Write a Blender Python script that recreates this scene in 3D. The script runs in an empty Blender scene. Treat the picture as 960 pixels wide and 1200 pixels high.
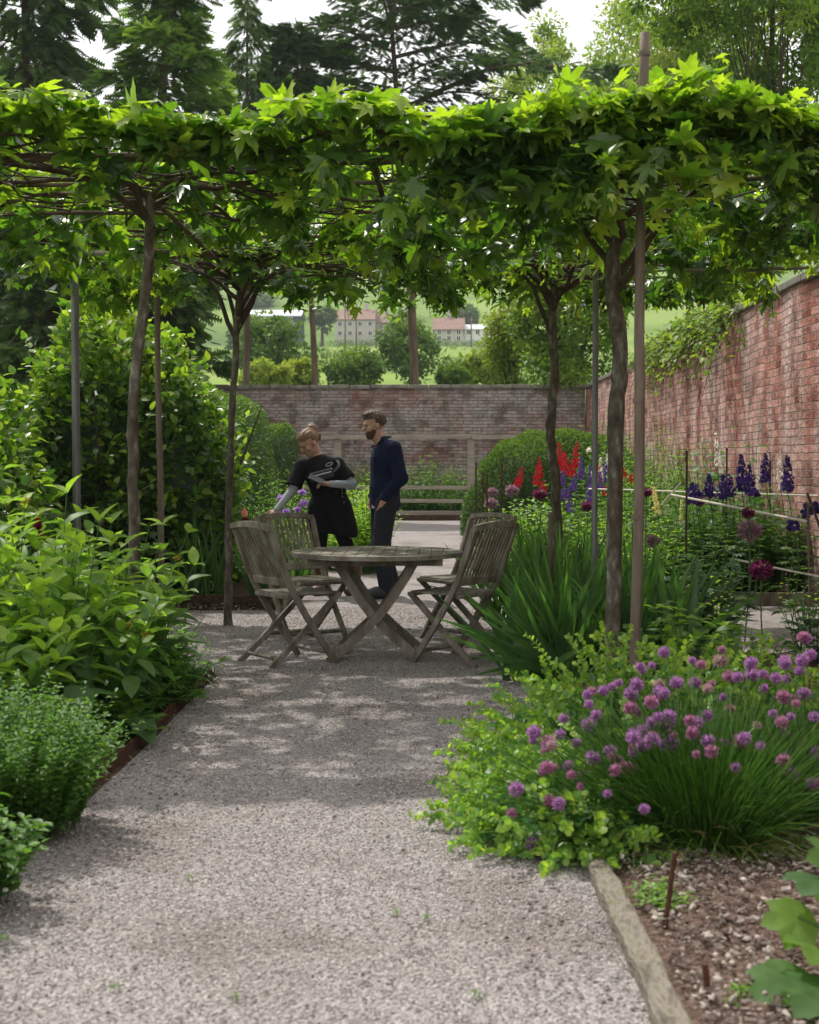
import bpy, math, random
import numpy as np
from mathutils import Vector, Matrix

# ------------------------------------------------------------------ camera, sky, sun, exposure
scene = bpy.context.scene
F = 1650.0
CAM = np.array([0.0, 0.0, 1.27])
YAW = math.atan(35 / F); PITCH = math.atan(60 / F)
cam_d = bpy.data.cameras.new("camera")
cam_d.sensor_fit = 'HORIZONTAL'; cam_d.sensor_width = 36.0; cam_d.lens = F / 960 * 36
cam_d.clip_start = 0.1; cam_d.clip_end = 3000
cam_d.dof.use_dof = True; cam_d.dof.focus_distance = 10.5; cam_d.dof.aperture_fstop = 6.5
cam = bpy.data.objects.new("camera", cam_d); scene.collection.objects.link(cam)
cam.location = CAM; cam.rotation_euler = (math.radians(90) - PITCH, 0, YAW)
scene.camera = cam
FWD = np.array([-math.sin(YAW) * math.cos(PITCH), math.cos(YAW) * math.cos(PITCH), -math.sin(PITCH)])
RGT = np.array([math.cos(YAW), math.sin(YAW), 0.0]); UPV = np.cross(RGT, FWD)

def W(px, py, Y):
    d = FWD + RGT * (px - 480) / F + UPV * (600 - py) / F
    return CAM + d * (Y / d[1])

def X_at(px, Y): return W(px, 600, Y)[0]
def Z_at(py, Y, px=480): return W(px, py, Y)[2]

world = bpy.data.worlds.new("World"); scene.world = world; world.use_nodes = True
nt = world.node_tree; nt.nodes.clear()
SUN_EL = 58.0; SUN_AZ = -36.0          # degrees; azimuth from +Y, negative towards -X
o_ = nt.nodes.new('ShaderNodeOutputWorld'); b_ = nt.nodes.new('ShaderNodeBackground')
sk = nt.nodes.new('ShaderNodeTexSky'); sk.sky_type = 'NISHITA'; sk.sun_disc = False
sk.sun_elevation = math.radians(SUN_EL); sk.sun_rotation = math.radians(SUN_AZ % 360)
sk.air_density = 1.0; sk.dust_density = 2.0
tc = nt.nodes.new('ShaderNodeTexCoord'); mp = nt.nodes.new('ShaderNodeMapping'); mp.inputs['Scale'].default_value = (1, 1, 2.2)
nz = nt.nodes.new('ShaderNodeTexNoise'); nz.inputs['Scale'].default_value = 2.2; nz.inputs['Detail'].default_value = 7
cr = nt.nodes.new('ShaderNodeValToRGB'); cr.color_ramp.elements[0].position = .22; cr.color_ramp.elements[1].position = .5
cr.color_ramp.elements[0].color = (.72, .72, .72, 1)
mx = nt.nodes.new('ShaderNodeMix'); mx.data_type = 'RGBA'; mx.inputs['B'].default_value = (12.6, 12.6, 12.6, 1)
L = nt.links.new
L(tc.outputs['Generated'], mp.inputs['Vector']); L(mp.outputs[0], nz.inputs['Vector']); L(nz.outputs['Fac'], cr.inputs['Fac'])
L(cr.outputs['Color'], mx.inputs['Factor']); L(sk.outputs[0], mx.inputs['A']); L(mx.outputs['Result'], b_.inputs['Color'])
b_.inputs['Strength'].default_value = 0.10; L(b_.outputs[0], o_.inputs['Surface'])

sd = bpy.data.lights.new("sun", 'SUN'); sd.energy = 4.3; sd.angle = math.radians(0.9); sd.color = (1, .955, .88)
sun = bpy.data.objects.new("sun", sd); scene.collection.objects.link(sun)
_e, _a = math.radians(SUN_EL), math.radians(SUN_AZ)
tosun = Vector((math.sin(_a) * math.cos(_e), math.cos(_a) * math.cos(_e), math.sin(_e)))
sun.rotation_euler = tosun.to_track_quat('Z', 'Y').to_euler()
vs = scene.view_settings
vs.view_transform = 'Standard'; vs.look = 'None'; vs.gamma = 1; vs.use_curve_mapping = False
vs.exposure = 0.03
scene.cycles.max_bounces = 6; scene.cycles.transparent_max_bounces = 4
scene.cycles.transmission_bounces = 4; scene.cycles.diffuse_bounces = 3; scene.cycles.glossy_bounces = 2
scene.cycles.use_denoising = True

# ------------------------------------------------------------------ helpers
rng = np.random.default_rng(11)
U = lambda a, b, n=None: rng.uniform(a, b, n)
G = lambda s, n=None: rng.normal(0, s, n)
ORG = {}
def norm(v): return v / np.maximum(np.linalg.norm(v, axis=-1, keepdims=True), 1e-9)

def tag(o, label=None, cat=None, group=None, kind=None):
    if label: o['label'] = label
    if cat: o['category'] = cat
    if group: o['group'] = group
    if kind: o['kind'] = kind
    return o

def thing(name, label, cat, loc=(0, 0, 0), rz=0.0, group=None):
    o = bpy.data.objects.new(name, None); scene.collection.objects.link(o)
    o.empty_display_size = .1
    o.location = loc; o.rotation_euler = (0, 0, rz); ORG[o.name] = np.array(loc, float)
    return tag(o, label, cat, group)

class MB:
    """collects geometry, builds ONE mesh"""
    def __init__(s): s.V = []; s.A = []; s.Fc = []; s.M = []; s.n = 0
    def add(s, v, f, a=0.5, m=0):
        v = np.asarray(v, float).reshape(-1, 3)
        f = np.asarray(f, int)
        s.V.append(v); s.A.append(np.broadcast_to(np.asarray(a, float), (len(v),)).copy())
        s.Fc.append(f + s.n); s.M.append(m); s.n += len(v)
        return s
    def build(s, name, mats, parent=None, smooth=False, origin=None):
        V = np.concatenate(s.V); A = np.concatenate(s.A)
        if parent is not None: org = ORG[parent.name]
        elif origin is not None: org = np.array(origin, float)
        else:
            mn, mxx = V.min(0), V.max(0); org = np.array([(mn[0] + mxx[0]) / 2, (mn[1] + mxx[1]) / 2, mn[2]])
        V = V - org
        me = bpy.data.meshes.new(name)
        me.vertices.add(len(V)); me.vertices.foreach_set('co', V.astype(np.float32).ravel())
        li = np.concatenate([f.ravel() for f in s.Fc])
        lt = np.concatenate([np.full(len(f), f.shape[1]) for f in s.Fc])
        ls = np.concatenate([[0], np.cumsum(lt)[:-1]])
        me.loops.add(len(li)); me.loops.foreach_set('vertex_index', li.astype(np.int32))
        me.polygons.add(len(lt)); me.polygons.foreach_set('loop_start', ls.astype(np.int32))
        mi = np.concatenate([np.full(len(f), m) for f, m in zip(s.Fc, s.M)])
        me.polygons.foreach_set('material_index', mi.astype(np.int32))
        if name in ('leaves', 'crown', 'foliage', 'basal_leaves', 'blades', 'dry_leaves', 'flower_head', 'flower_whorl', 'flower_bud', 'flower_cluster', 'strap', 'standards', 'falls', 'hedgerow', 'loose_hair', 'badge', 'pole', 'knot', 'stem', 'stems'): smooth = True
        me.polygons.foreach_set('use_smooth', np.full(len(lt), bool(smooth)))
        at = me.attributes.new('v', 'FLOAT', 'POINT'); at.data.foreach_set('value', A.astype(np.float32))
        for m in (mats if isinstance(mats, (list, tuple)) else [mats]): me.materials.append(m)
        me.update(calc_edges=True)
        o = bpy.data.objects.new(name, me); scene.collection.objects.link(o)
        if parent is not None: o.parent = parent
        else: o.location = org
        ORG[o.name] = org
        return o
    # --- vectorised instancing of a leaf template: x axis D, normal N
    def inst(s, tpl, P, D, N, S, a=None, m=0):
        tv, tf = tpl; n = len(P)
        if n == 0: return s
        D = norm(D); N = norm(N - (N * D).sum(-1, keepdims=True) * D); Y = np.cross(N, D)
        S = np.broadcast_to(np.asarray(S, float), (n,))[:, None, None]
        V = P[:, None] + S * (tv[None, :, 0:1] * D[:, None] + tv[None, :, 1:2] * Y[:, None] + tv[None, :, 2:3] * N[:, None])
        k = len(tv)
        Fa = (tf[None] + (np.arange(n) * k)[:, None, None]).reshape(-1, tf.shape[1])
        if a is None: a = U(0, 1, n)
        a = np.repeat(np.broadcast_to(a, (n,)), k)
        return s.add(V.reshape(-1, 3), Fa, a, m)
    def tubes(s, C, r0, r1, k=4, a=0.5, m=0, caps=False):
        """C: N x T x 3 curves"""
        C = np.asarray(C, float)
        if C.ndim == 2: C = C[None]
        N, T, _ = C.shape
        t = norm(np.gradient(C, axis=1))
        ref = np.where(np.abs(t[..., 2:3]) > .9, np.array([1., 0, 0]), np.array([0, 0, 1.]))
        u = norm(np.cross(ref, t)); w = np.cross(t, u)
        tt = np.linspace(0, 1, T)
        if isinstance(r0, (list, tuple)) or (isinstance(r0, np.ndarray) and r0.ndim == 1 and len(r0) == T and r1 is None):
            R = np.broadcast_to(np.asarray(r0, float)[None], (N, T))
        else:
            r0 = np.broadcast_to(r0, (N,)); r1 = np.broadcast_to(r1, (N,)); R = r0[:, None] * (1 - tt) + r1[:, None] * tt
        ang = np.arange(k) * 2 * math.pi / k
        V = C[:, :, None] + R[:, :, None, None] * (np.cos(ang)[:, None] * u[:, :, None] + np.sin(ang)[:, None] * w[:, :, None])
        i = np.arange(T - 1)[:, None] * k; j = np.arange(k)[None]; j2 = (j + 1) % k
        q = np.stack([i + j, i + j2, i + k + j2, i + k + j], -1).reshape(-1, 4)
        Fa = (q[None] + (np.arange(N) * T * k)[:, None, None]).reshape(-1, 4)
        aa = np.repeat(np.broadcast_to(a, (N,)), T * k)
        base = s.n
        s.add(V.reshape(-1, 3), Fa, aa, m)
        if caps:
            for n_ in range(N):
                b0 = n_ * T * k
                s.Fc.append(np.array([list(range(b0 + k - 1, b0 - 1, -1))]) + base); s.M.append(m)
                e0 = b0 + (T - 1) * k
                s.Fc.append(np.array([list(range(e0, e0 + k))]) + base); s.M.append(m)
        return s
    def ribbons(s, C, wd, face, a=None, m=0, profile=None, fold=0.0):
        """C N x T x 3, wd (N,), face (N,3) approx normal"""
        N, T, _ = C.shape
        t = norm(np.gradient(C, axis=1)); f = face[:, None]
        side = norm(np.cross(t, np.broadcast_to(f, t.shape)))
        if profile is None:
            tt = np.linspace(0, 1, T); profile = np.clip(1.0 - tt ** 3, .03, 1) * (.75 + .25 * np.minimum(1, tt * 4))
        hw = (np.broadcast_to(wd, (N,))[:, None] * profile[None] * .5)[..., None]
        Lf = C - side * hw; Rt = C + side * hw
        if fold:
            nn = np.cross(side, t); mid = C - nn * hw * fold
            V = np.stack([Lf, mid, Rt], 2); k = 3
        else: V = np.stack([Lf, Rt], 2); k = 2
        i = np.arange(T - 1)[:, None] * k; j = np.arange(k - 1)[None]
        q = np.stack([i + j, i + j + 1, i + k + j + 1, i + k + j], -1).reshape(-1, 4)
        Fa = (q[None] + (np.arange(N) * T * k)[:, None, None]).reshape(-1, 4)
        if a is None: a = U(0, 1, N)
        return s.add(V.reshape(-1, 3), Fa, np.repeat(np.broadcast_to(a, (N,)), T * k), m)
    def box(s, c, h, rot=None, a=.5, m=0, bevel=0.0):
        """centre, half sizes, 3x3 rot"""
        h = np.array(h, float); b = min(bevel, h.min() * .45)
        if b <= 0:
            V = np.array([[x, y, z] for x in (-1, 1) for y in (-1, 1) for z in (-1, 1)]) * h
            Fa = np.array([[0, 1, 3, 2], [4, 6, 7, 5], [0, 4, 5, 1], [2, 3, 7, 6], [0, 2, 6, 4], [1, 5, 7, 3]])
            if rot is not None: V = V @ np.array(rot).T
            return s.add(V + np.array(c), Fa, a, m)
        ia = h - b; V = []; idx = {}
        for sx in (-1, 1):
            for sy in (-1, 1):
                for sz in (-1, 1):
                    for ax in range(3):
                        p = ia * (sx, sy, sz); p[ax] = h[ax] * (sx, sy, sz)[ax]
                        idx[(sx, sy, sz, ax)] = len(V); V.append(p)
        V = np.array(V); quads = []; tris = []
        for ax in range(3):
            o1, o2 = (ax + 1) % 3, (ax + 2) % 3
            for sg in (-1, 1):
                ring = []
                for (p, q) in ((-1, -1), (1, -1), (1, 1), (-1, 1)):
                    k = [0, 0, 0]; k[ax] = sg; k[o1] = p; k[o2] = q; ring.append(idx[(*k, ax)])
                quads.append(ring if sg > 0 else ring[::-1])
            for p in (-1, 1):
                for q in (-1, 1):
                    k1 = [0, 0, 0]; k1[o1] = p; k1[o2] = q; k1[ax] = -1; k2 = list(k1); k2[ax] = 1
                    r = [idx[(*k1, o1)], idx[(*k1, o2)], idx[(*k2, o2)], idx[(*k2, o1)]]
                    quads.append(r if p * q < 0 else r[::-1])
        for sx in (-1, 1):
            for sy in (-1, 1):
                for sz in (-1, 1):
                    r = [idx[(sx, sy, sz, i)] for i in range(3)]; tris.append(r if sx * sy * sz > 0 else r[::-1])
        if rot is not None: V = V @ np.array(rot).T
        base = s.n
        s.add(V + np.array(c), quads, a, m)
        s.Fc.append(np.array(tris) + base); s.M.append(m)
        return s
    def bar(s, p, q, w, t, up=(0, 0, 1), a=.5, m=0, bevel=.004):
        """rectangular bar p->q, w across (perp. to up), t along up"""
        p = np.array(p, float); q = np.array(q, float); d = q - p; Ln = np.linalg.norm(d); x = d / Ln
        z = np.array(up, float); z = z - x * (z @ x); z /= np.linalg.norm(z); y = np.cross(z, x)
        return s.box((p + q) / 2, (Ln / 2, w / 2, t / 2), np.stack([x, y, z], 1), a, m, bevel)

def curve(P, D, Ln, bend, T=6, wob=0.0):
    """N starts, dirs, lengths, bend vectors (added t^2) -> N x T x 3"""
    t = np.linspace(0, 1, T)[None, :, None]
    P = np.asarray(P, float); D = norm(np.asarray(D, float)); Ln = np.broadcast_to(Ln, (len(P),))[:, None, None]
    C = P[:, None] + D[:, None] * Ln * t + np.asarray(bend, float)[:, None] * t ** 2
    if wob:
        n = rng.normal(0, wob, (len(P), T, 3)); n[:, 0] = 0; C = C + np.cumsum(n, 1) * .6
    return C

def polycurve(pts, T=24, wob=0.0):
    pts = np.array(pts, float); n = len(pts)
    # Catmull-Rom
    P = np.vstack([2 * pts[0] - pts[1], pts, 2 * pts[-1] - pts[-2]])
    out = []
    for u in np.linspace(0, n - 1 - 1e-6, T):
        i = int(u); f = u - i; p0, p1, p2, p3 = P[i:i + 4]
        out.append(.5 * ((2 * p1) + (-p0 + p2) * f + (2 * p0 - 5 * p1 + 4 * p2 - p3) * f ** 2 + (-p0 + 3 * p1 - 3 * p2 + p3) * f ** 3))
    out = np.array(out)
    if wob: out[1:-1] += rng.normal(0, wob, (T - 2, 3))
    return out

# leaf templates (x to the tip, z the normal)
def T_(v, f): return (np.array(v, float), np.array(f, int))
def tpl_plane(cu=-.24, rip=.9, skew=0.0, fl=0.0):
    out = [(0, 1.0), (10, .80), (13, .84), (20, .58), (27, .44), (36, .62), (42, .66), (48, .90), (56, .70), (60, .72), (70, .46), (80, .40), (96, .62), (108, .44), (128, .30), (160, .22)]
    pts = [(0, 0, 0)]
    def P(a, r):
        r = (r * (1 - fl) + .8 * fl) * (1 + skew * math.sin(math.radians(a * 1.5))); x, y = r * math.cos(math.radians(a)), r * math.sin(math.radians(a))
        lob = abs(math.sin(math.radians(a * 3.6))) * .10 * r
        return (x, y, cu * r * r + lob * rip + .06 * skew * math.sin(a * .09))
    R = [P(-a, r) for a, r in out[::-1]] + [P(a, r) for a, r in out[1:]]
    pts += R; n = len(R)
    return T_(pts, [(0, i + 1, i + 2) for i in range(n - 1)] + [(0, n, 1)])
def tpl_ovate(w=.26, droop=.18, fold=.10):
    xs = [0, .16, .38, .62, .84, 1.0]; ws = [0, .7, 1.0, .82, .42, 0]
    V = []; Fc = []
    for x, k in zip(xs, ws): V += [(x, -w * k, fold * k - droop * x * x), (x, 0, -droop * x * x), (x, w * k, fold * k - droop * x * x)]
    for i in range(5):
        b = i * 3; Fc += [(b, b + 3, b + 4, b + 1), (b + 1, b + 4, b + 5, b + 2)]
    return T_(V, Fc)
def tpl_small(w=.3, fold=.12):
    return T_([(0, 0, 0), (.45, -w, fold), (1, 0, -.08), (.45, w, fold), (.5, 0, 0)], [(0, 1, 4), (4, 1, 2), (0, 4, 3), (4, 2, 3)])
def tpl_spray(n=5, w=.30):
    V = [(0, -.012, 0), (1, 0, -.10), (0, .012, 0)]; Fc = [(0, 1, 2)]
    for i in range(n):
        x = .08 + i * .82 / n; l = w * (1 - .55 * i / n)
        for sg in (-1, 1):
            b = len(V); V += [(x, 0, -.10 * x * x), (x + .09, 0, -.10 * x * x), (x + l * .75, sg * l, -.10 * x * x - .08 * l)]
            Fc.append((b, b + 1, b + 2))
    return T_(V, Fc)
def tpl_round():
    V = [(.5, 0, .07)] + [(.5 - .5 * math.cos(a), .46 * math.sin(a), 0) for a in np.arange(8) * math.pi / 4]
    return T_(V, [(0, 1 + i, 1 + (i + 1) % 8) for i in range(8)])
def tpl_cut():   # deeply cut palmate leaf
    V = [(0, 0, 0)]; Fc = []
    for a, r in ((-100, .6), (-62, .82), (-30, .95), (0, 1), (30, .95), (62, .82), (100, .6)):
        b = len(V)
        for da, rr in ((-11, .42), (-13, .68), (-3, .8), (0, 1), (6, .74), (13, .66), (11, .42)):
            x = math.radians(a + da * 1.05); V.append((r * rr * math.cos(x), r * rr * math.sin(x), -.2 * (r * rr) ** 2))
        Fc += [(0, b + i, b + i + 1) for i in range(6)]
    return T_(V, Fc)
PLANE = tpl_plane(); PLANE_B = tpl_plane(-.5, 1.3, .14); PLANE_C = tpl_plane(.16, 1.6, -.16); PLANE_D = tpl_plane(-.1, .5, .25); LOBED = tpl_plane(-.3, .8, .08, .55); OVATE = tpl_ovate(); LANCE = tpl_ovate(.13, .3, .06); BROAD = tpl_ovate(.34, .25, .1); SMALL = tpl_small()
BEECH = tpl_ovate(.33, .1, .07); SPRAY = tpl_spray(); ROUND = tpl_round(); CUT = tpl_cut(); THIN = tpl_small(.14, .05); SPRIG = tpl_spray(3, .42)
def tpl_fir(n=6, w=.34):
    V = [(0, -.05, 0), (1, 0, -.12), (0, .05, 0)]; Fc = [(0, 1, 2)]
    for i in range(n):
        x = .04 + i * .84 / n; l = w * (1 - .6 * i / n)
        for sg in (-1, 1):
            b = len(V); V += [(x, 0, -.10 * x * x), (x + .17, 0, -.10 * x * x), (x + l * .8, sg * l, -.10 * x * x - .12 * l)]; Fc.append((b, b + 1, b + 2))
    return T_(V, Fc)
FIR = tpl_fir()

def rand_dirs(n):
    return norm(rng.normal(size=(n, 3)))

# ------------------------------------------------------------------ materials
def new_mat(name):
    m = bpy.data.materials.new(name); m.use_nodes = True
    n = m.node_tree; n.nodes.clear()
    out = n.nodes.new('ShaderNodeOutputMaterial'); p = n.nodes.new('ShaderNodeBsdfPrincipled')
    n.links.new(p.outputs[0], out.inputs['Surface'])
    return m, n, p, out
def ramp(n, stops, interp='LINEAR'):
    r = n.nodes.new('ShaderNodeValToRGB'); e = r.color_ramp.elements; r.color_ramp.interpolation = interp
    while len(e) < len(stops): e.new(.5)
    for i, (p, c) in enumerate(stops):
        e[i].position = p; e[i].color = (*c, 1) if len(c) == 3 else c
    return r
def leaf_mat(name, cols, trans=.38, rough=.45, spec=.4, tcol=(1.35, 1.5, .55), gain=True):
    m, n, p, out = new_mat(name); k = n.links.new
    gain = gain and 'petal' not in name and name not in ('dry_blade', 'yellow_whorl')
    at = n.nodes.new('ShaderNodeAttribute'); at.attribute_name = 'v'
    if trans > 0 and gain: cols = [(c[0] * 1.22, c[1] * 1.12, c[2] * .95) for c in cols]
    st = [(i / max(1, len(cols) - 1), c) for i, c in enumerate(cols)]
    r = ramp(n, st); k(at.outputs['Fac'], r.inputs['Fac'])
    tcn = n.nodes.new('ShaderNodeTexCoord'); nz = n.nodes.new('ShaderNodeTexNoise'); nz.inputs['Scale'].default_value = 25
    k(tcn.outputs['Object'], nz.inputs['Vector'])
    mr = n.nodes.new('ShaderNodeMapRange'); mr.inputs['To Min'].default_value = .62; mr.inputs['To Max'].default_value = 1.38
    k(nz.outputs['Fac'], mr.inputs['Value'])
    mu = n.nodes.new('ShaderNodeVectorMath'); mu.operation = 'SCALE'; k(r.outputs['Color'], mu.inputs[0]); k(mr.outputs[0], mu.inputs['Scale'])
    k(mu.outputs[0], p.inputs['Base Color']); p.inputs['Roughness'].default_value = rough; p.inputs['Specular IOR Level'].default_value = spec
    if trans > 0:
        tr = n.nodes.new('ShaderNodeBsdfTranslucent')
        vm = n.nodes.new('ShaderNodeVectorMath'); vm.operation = 'MULTIPLY'; vm.inputs[1].default_value = [c * 1.9 for c in tcol]
        k(mu.outputs[0], vm.inputs[0]); k(vm.outputs[0], tr.inputs['Color'])
        ms = n.nodes.new('ShaderNodeMixShader'); ms.inputs[0].default_value = trans
        k(p.outputs[0], ms.inputs[1]); k(tr.outputs[0], ms.inputs[2]); k(ms.outputs[0], out.inputs['Surface'])
    return m
def noise_mat(name, stops, scale=(4, 4, 4), rough=.85, bump=.3, bscale=None, detail=6, spec=.3, dist=.01, metal=0.0, coord='Object'):
    m, n, p, out = new_mat(name); k = n.links.new
    t = n.nodes.new('ShaderNodeTexCoord'); mp = n.nodes.new('ShaderNodeMapping'); mp.inputs['Scale'].default_value = scale
    nz = n.nodes.new('ShaderNodeTexNoise'); nz.inputs['Scale'].default_value = 1; nz.inputs['Detail'].default_value = detail; nz.inputs['Roughness'].default_value = .62
    r = ramp(n, stops); k(t.outputs[coord], mp.inputs[0]); k(mp.outputs[0], nz.inputs['Vector']); k(nz.outputs['Fac'], r.inputs[0]); k(r.outputs[0], p.inputs['Base Color'])
    p.inputs['Roughness'].default_value = rough; p.inputs['Specular IOR Level'].default_value = spec; p.inputs['Metallic'].default_value = metal
    if bump:
        b = n.nodes.new('ShaderNodeBump'); b.inputs['Strength'].default_value = bump; b.inputs['Distance'].default_value = dist
        if bscale:
            m2 = n.nodes.new('ShaderNodeMapping'); m2.inputs['Scale'].default_value = bscale; n2 = n.nodes.new('ShaderNodeTexNoise'); n2.inputs['Scale'].default_value = 1; n2.inputs['Detail'].default_value = 5
            k(t.outputs[coord], m2.inputs[0]); k(m2.outputs[0], n2.inputs['Vector']); k(n2.outputs['Fac'], b.inputs['Height'])
        else: k(nz.outputs['Fac'], b.inputs['Height'])
        k(b.outputs[0], p.inputs['Normal'])
    return m
def flat_mat(name, c, rough=.6, var=.25, spec=.3, metal=0.0):
    return noise_mat(name, [(.3, [x * (1 - var) for x in c]), (.7, [min(1, x * (1 + var)) for x in c])], (18, 18, 18), rough, .15, None, 4, spec, .003, metal)
def attr_mat(name, cols, rough=.9, spec=.2):
    return leaf_mat(name, cols, 0, rough, spec)
# --- leaf colours
M_plane = leaf_mat("plane_leaf", [(.024, .062, .016), (.046, .105, .019), (.10, .18, .024), (.20, .28, .036)], .46, .32, .55, (1.25, 1.4, .4))
M_beech = leaf_mat("beech_leaf", [(.018, .048, .015), (.034, .085, .020), (.085, .165, .028), (.21, .285, .048)], .34, .4, .45)
M_yew = leaf_mat("yew_needle", [(.020, .048, .014), (.045, .10, .02), (.15, .24, .035)], .22, .5, .3)
M_conif = leaf_mat("spruce_needle", [(.036, .068, .030), (.055, .10, .036), (.082, .14, .045)], .28, .6, .25)
M_larch = leaf_mat("larch_needle", [(.045, .09, .028), (.07, .13, .035), (.11, .175, .045)], .38, .6, .25)
M_cedar = leaf_mat("cedar_needle", [(.032, .066, .036), (.048, .092, .044), (.072, .128, .052)], .26, .6, .25)
M_broad = leaf_mat("broadleaf_light", [(.05, .10, .02), (.09, .16, .03), (.15, .21, .045), (.19, .21, .06)], .35, .5, .3)
M_broadd = leaf_mat("broadleaf_dark", [(.03, .075, .018), (.055, .125, .024), (.10, .19, .032)], .4, .45, .35)
M_fartree = leaf_mat("far_leaf", [(.04, .08, .025), (.07, .13, .035), (.11, .17, .04)], .2, .7, .2)
M_farlime = leaf_mat("far_lime_leaf", [(.09, .14, .03), (.15, .21, .045), (.2, .22, .06)], .3, .7, .2)
M_phl = leaf_mat("sage_leaf", [(.045, .10, .05), (.07, .145, .05), (.14, .24, .048), (.23, .33, .06)], .4, .5, .35)
M_marj = leaf_mat("marjoram_leaf", [(.03, .085, .025), (.06, .14, .03), (.11, .21, .04)], .34, .5, .3)
M_iris = leaf_mat("iris_blade", [(.03, .08, .032), (.05, .125, .038), (.09, .19, .045)], .32, .38, .4)
M_chive = leaf_mat("chive_blade", [(.03, .085, .02), (.055, .14, .026), (.11, .22, .04), (.22, .29, .08)], .32, .38, .4)
M_straw = leaf_mat("dry_blade", [(.30, .22, .09), (.42, .33, .15)], .2, .7, .2)
M_cer = leaf_mat("sprawling_leaf", [(.045, .12, .07), (.075, .17, .06), (.15, .26, .05), (.27, .37, .06)], .36, .45, .4)
M_peren = leaf_mat("perennial_leaf", [(.04, .10, .025), (.07, .165, .032), (.13, .24, .045), (.19, .30, .055)], .35, .45, .35)
M_delf = leaf_mat("delphinium_leaf", [(.03, .08, .022), (.05, .12, .03), (.09, .17, .045)], .3, .5, .3)
M_blue = leaf_mat("bluegreen_leaf", [(.04, .10, .065), (.07, .15, .09), (.11, .2, .12)], .2, .5, .4)
M_lime = leaf_mat("lime_leaf", [(.10, .2, .03), (.17, .29, .05), (.25, .36, .07)], .4, .5, .3)
M_grass = leaf_mat("grass_blade", [(.04, .10, .02), (.09, .17, .03), (.15, .22, .05)], .3, .5, .3)
M_stem = flat_mat("green_stem", (.06, .13, .035), .6)
M_dstem = flat_mat("dark_stem", (.07, .05, .03), .8)
def petal(name, a, b, t=.3): return leaf_mat(name, [a, b], t, .6, .2, (1.1, 1.0, 1.1))
M_red = petal("red_petal", (.36, .005, .014), (.60, .014, .034), .15); M_purp = petal("purple_petal", (.075, .035, .19), (.17, .09, .32))
M_dpurp = petal("deep_purple_petal", (.022, .010, .075), (.06, .032, .17)); M_white = petal("white_petal", (.6, .62, .5), (.8, .8, .75))
M_yel = petal("yellow_petal", (.62, .55, .16), (.75, .7, .35)); M_mag = petal("allium_petal", (.09, .012, .045), (.20, .03, .095))
M_mauve = petal("mauve_petal", (.22, .13, .17), (.36, .24, .27)); M_chf = petal("chive_petal", (.25, .115, .27), (.44, .25, .43), .35)
M_chf2 = petal("chive_petal_rosy", (.28, .11, .20), (.43, .23, .32), .35); M_pink = petal("pink_petal", (.6, .16, .3), (.75, .35, .45))
M_sage_f = petal("yellow_whorl", (.26, .22, .03), (.42, .36, .05)); M_bud = flat_mat("green_bud", (.10, .14, .05), .8)
M_peach = petal("peach_petal", (.65, .28, .2), (.8, .45, .35)); M_maroon = petal("maroon_petal", (.07, .008, .012), (.14, .015, .02)); M_faded = petal('faded_petal', (.34, .22, .22), (.5, .36, .36)); M_lil = petal("lilac_petal", (.35, .2, .5), (.55, .38, .66))

# --- bark, timber, metal, stone
M_bark = noise_mat("plane_bark", [(.3, (.035, .028, .020)), (.46, (.085, .07, .052)), (.56, (.13, .112, .088)), (.7, (.27, .255, .21))], (22, 22, 9), .88, .7, (40, 40, 110), 8, .2, .008)
M_pine = noise_mat("pine_bark", [(.25, (.05, .035, .028)), (.5, (.13, .09, .07)), (.8, (.22, .16, .13))], (6, 6, 1.5), .95, .8, (12, 12, 3), 7, .1, .03)
M_twig = noise_mat("twig_bark", [(.3, (.035, .024, .016)), (.7, (.10, .07, .045))], (20, 20, 20), .85, .3)
M_bamboo = noise_mat("weathered_pole", [(.25, (.09, .065, .048)), (.5, (.16, .125, .095)), (.75, (.24, .2, .16))], (25, 25, 3), .75, .4, (60, 60, 6), 6, .25, .003)
M_rail = noise_mat("rail_bark", [(.3, (.055, .036, .024)), (.7, (.15, .105, .07))], (3, 25, 25), .85, .5, (8, 60, 60), 6, .2, .004)
M_railp = noise_mat("pale_rail", [(.3, (.17, .14, .11)), (.7, (.34, .29, .23))], (3, 25, 25), .8, .4, (8, 60, 60), 6, .2, .003)
M_metal = noise_mat("grey_galvanised_pole", [(.3, (.13, .13, .13)), (.7, (.22, .22, .22))], (6, 6, 3), .5, .1, None, 5, .5, .002, .5)
M_rust = noise_mat("rusty_steel", [(.3, (.045, .02, .014)), (.6, (.10, .042, .026)), (.8, (.16, .07, .04))], (40, 40, 40), .85, .5, None, 7, .2, .003)
def teak(name, sc, k=1.0, g=(1, 1, 1)):
    return noise_mat(name, [(.2, (.045 * k, .039 * k, .033 * k)), (.42, (.10 * k * g[0], .085 * k * g[1], .065 * k * g[2])), (.6, (.17 * k * g[0], .157 * k * g[1], .133 * k * g[2])), (.85, (.28 * k, .26 * k, .21 * k))], sc, .85, .6, tuple(2.5 * x for x in sc), 8, .2, .003)
M_teak = teak("weathered_teak", (14, 14, 5), 1.4, (1.0, .98, .96)); M_teaks = teak("weathered_teak_top", (9, 7, 9), 1.55, (1, 1, 1)); [setattr(n_.inputs['Strength'], 'default_value', .2) for n_ in M_teaks.node_tree.nodes if n_.type == 'BUMP']; M_teakg = teak("mossy_teak", (14, 14, 5), .95, (.85, 1.1, .7))
M_plank = noise_mat("fence_plank", [(.25, (.17, .145, .11)), (.7, (.33, .30, .235))], (2, 20, 20), .85, .4, None, 6, .2, .004)
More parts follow.
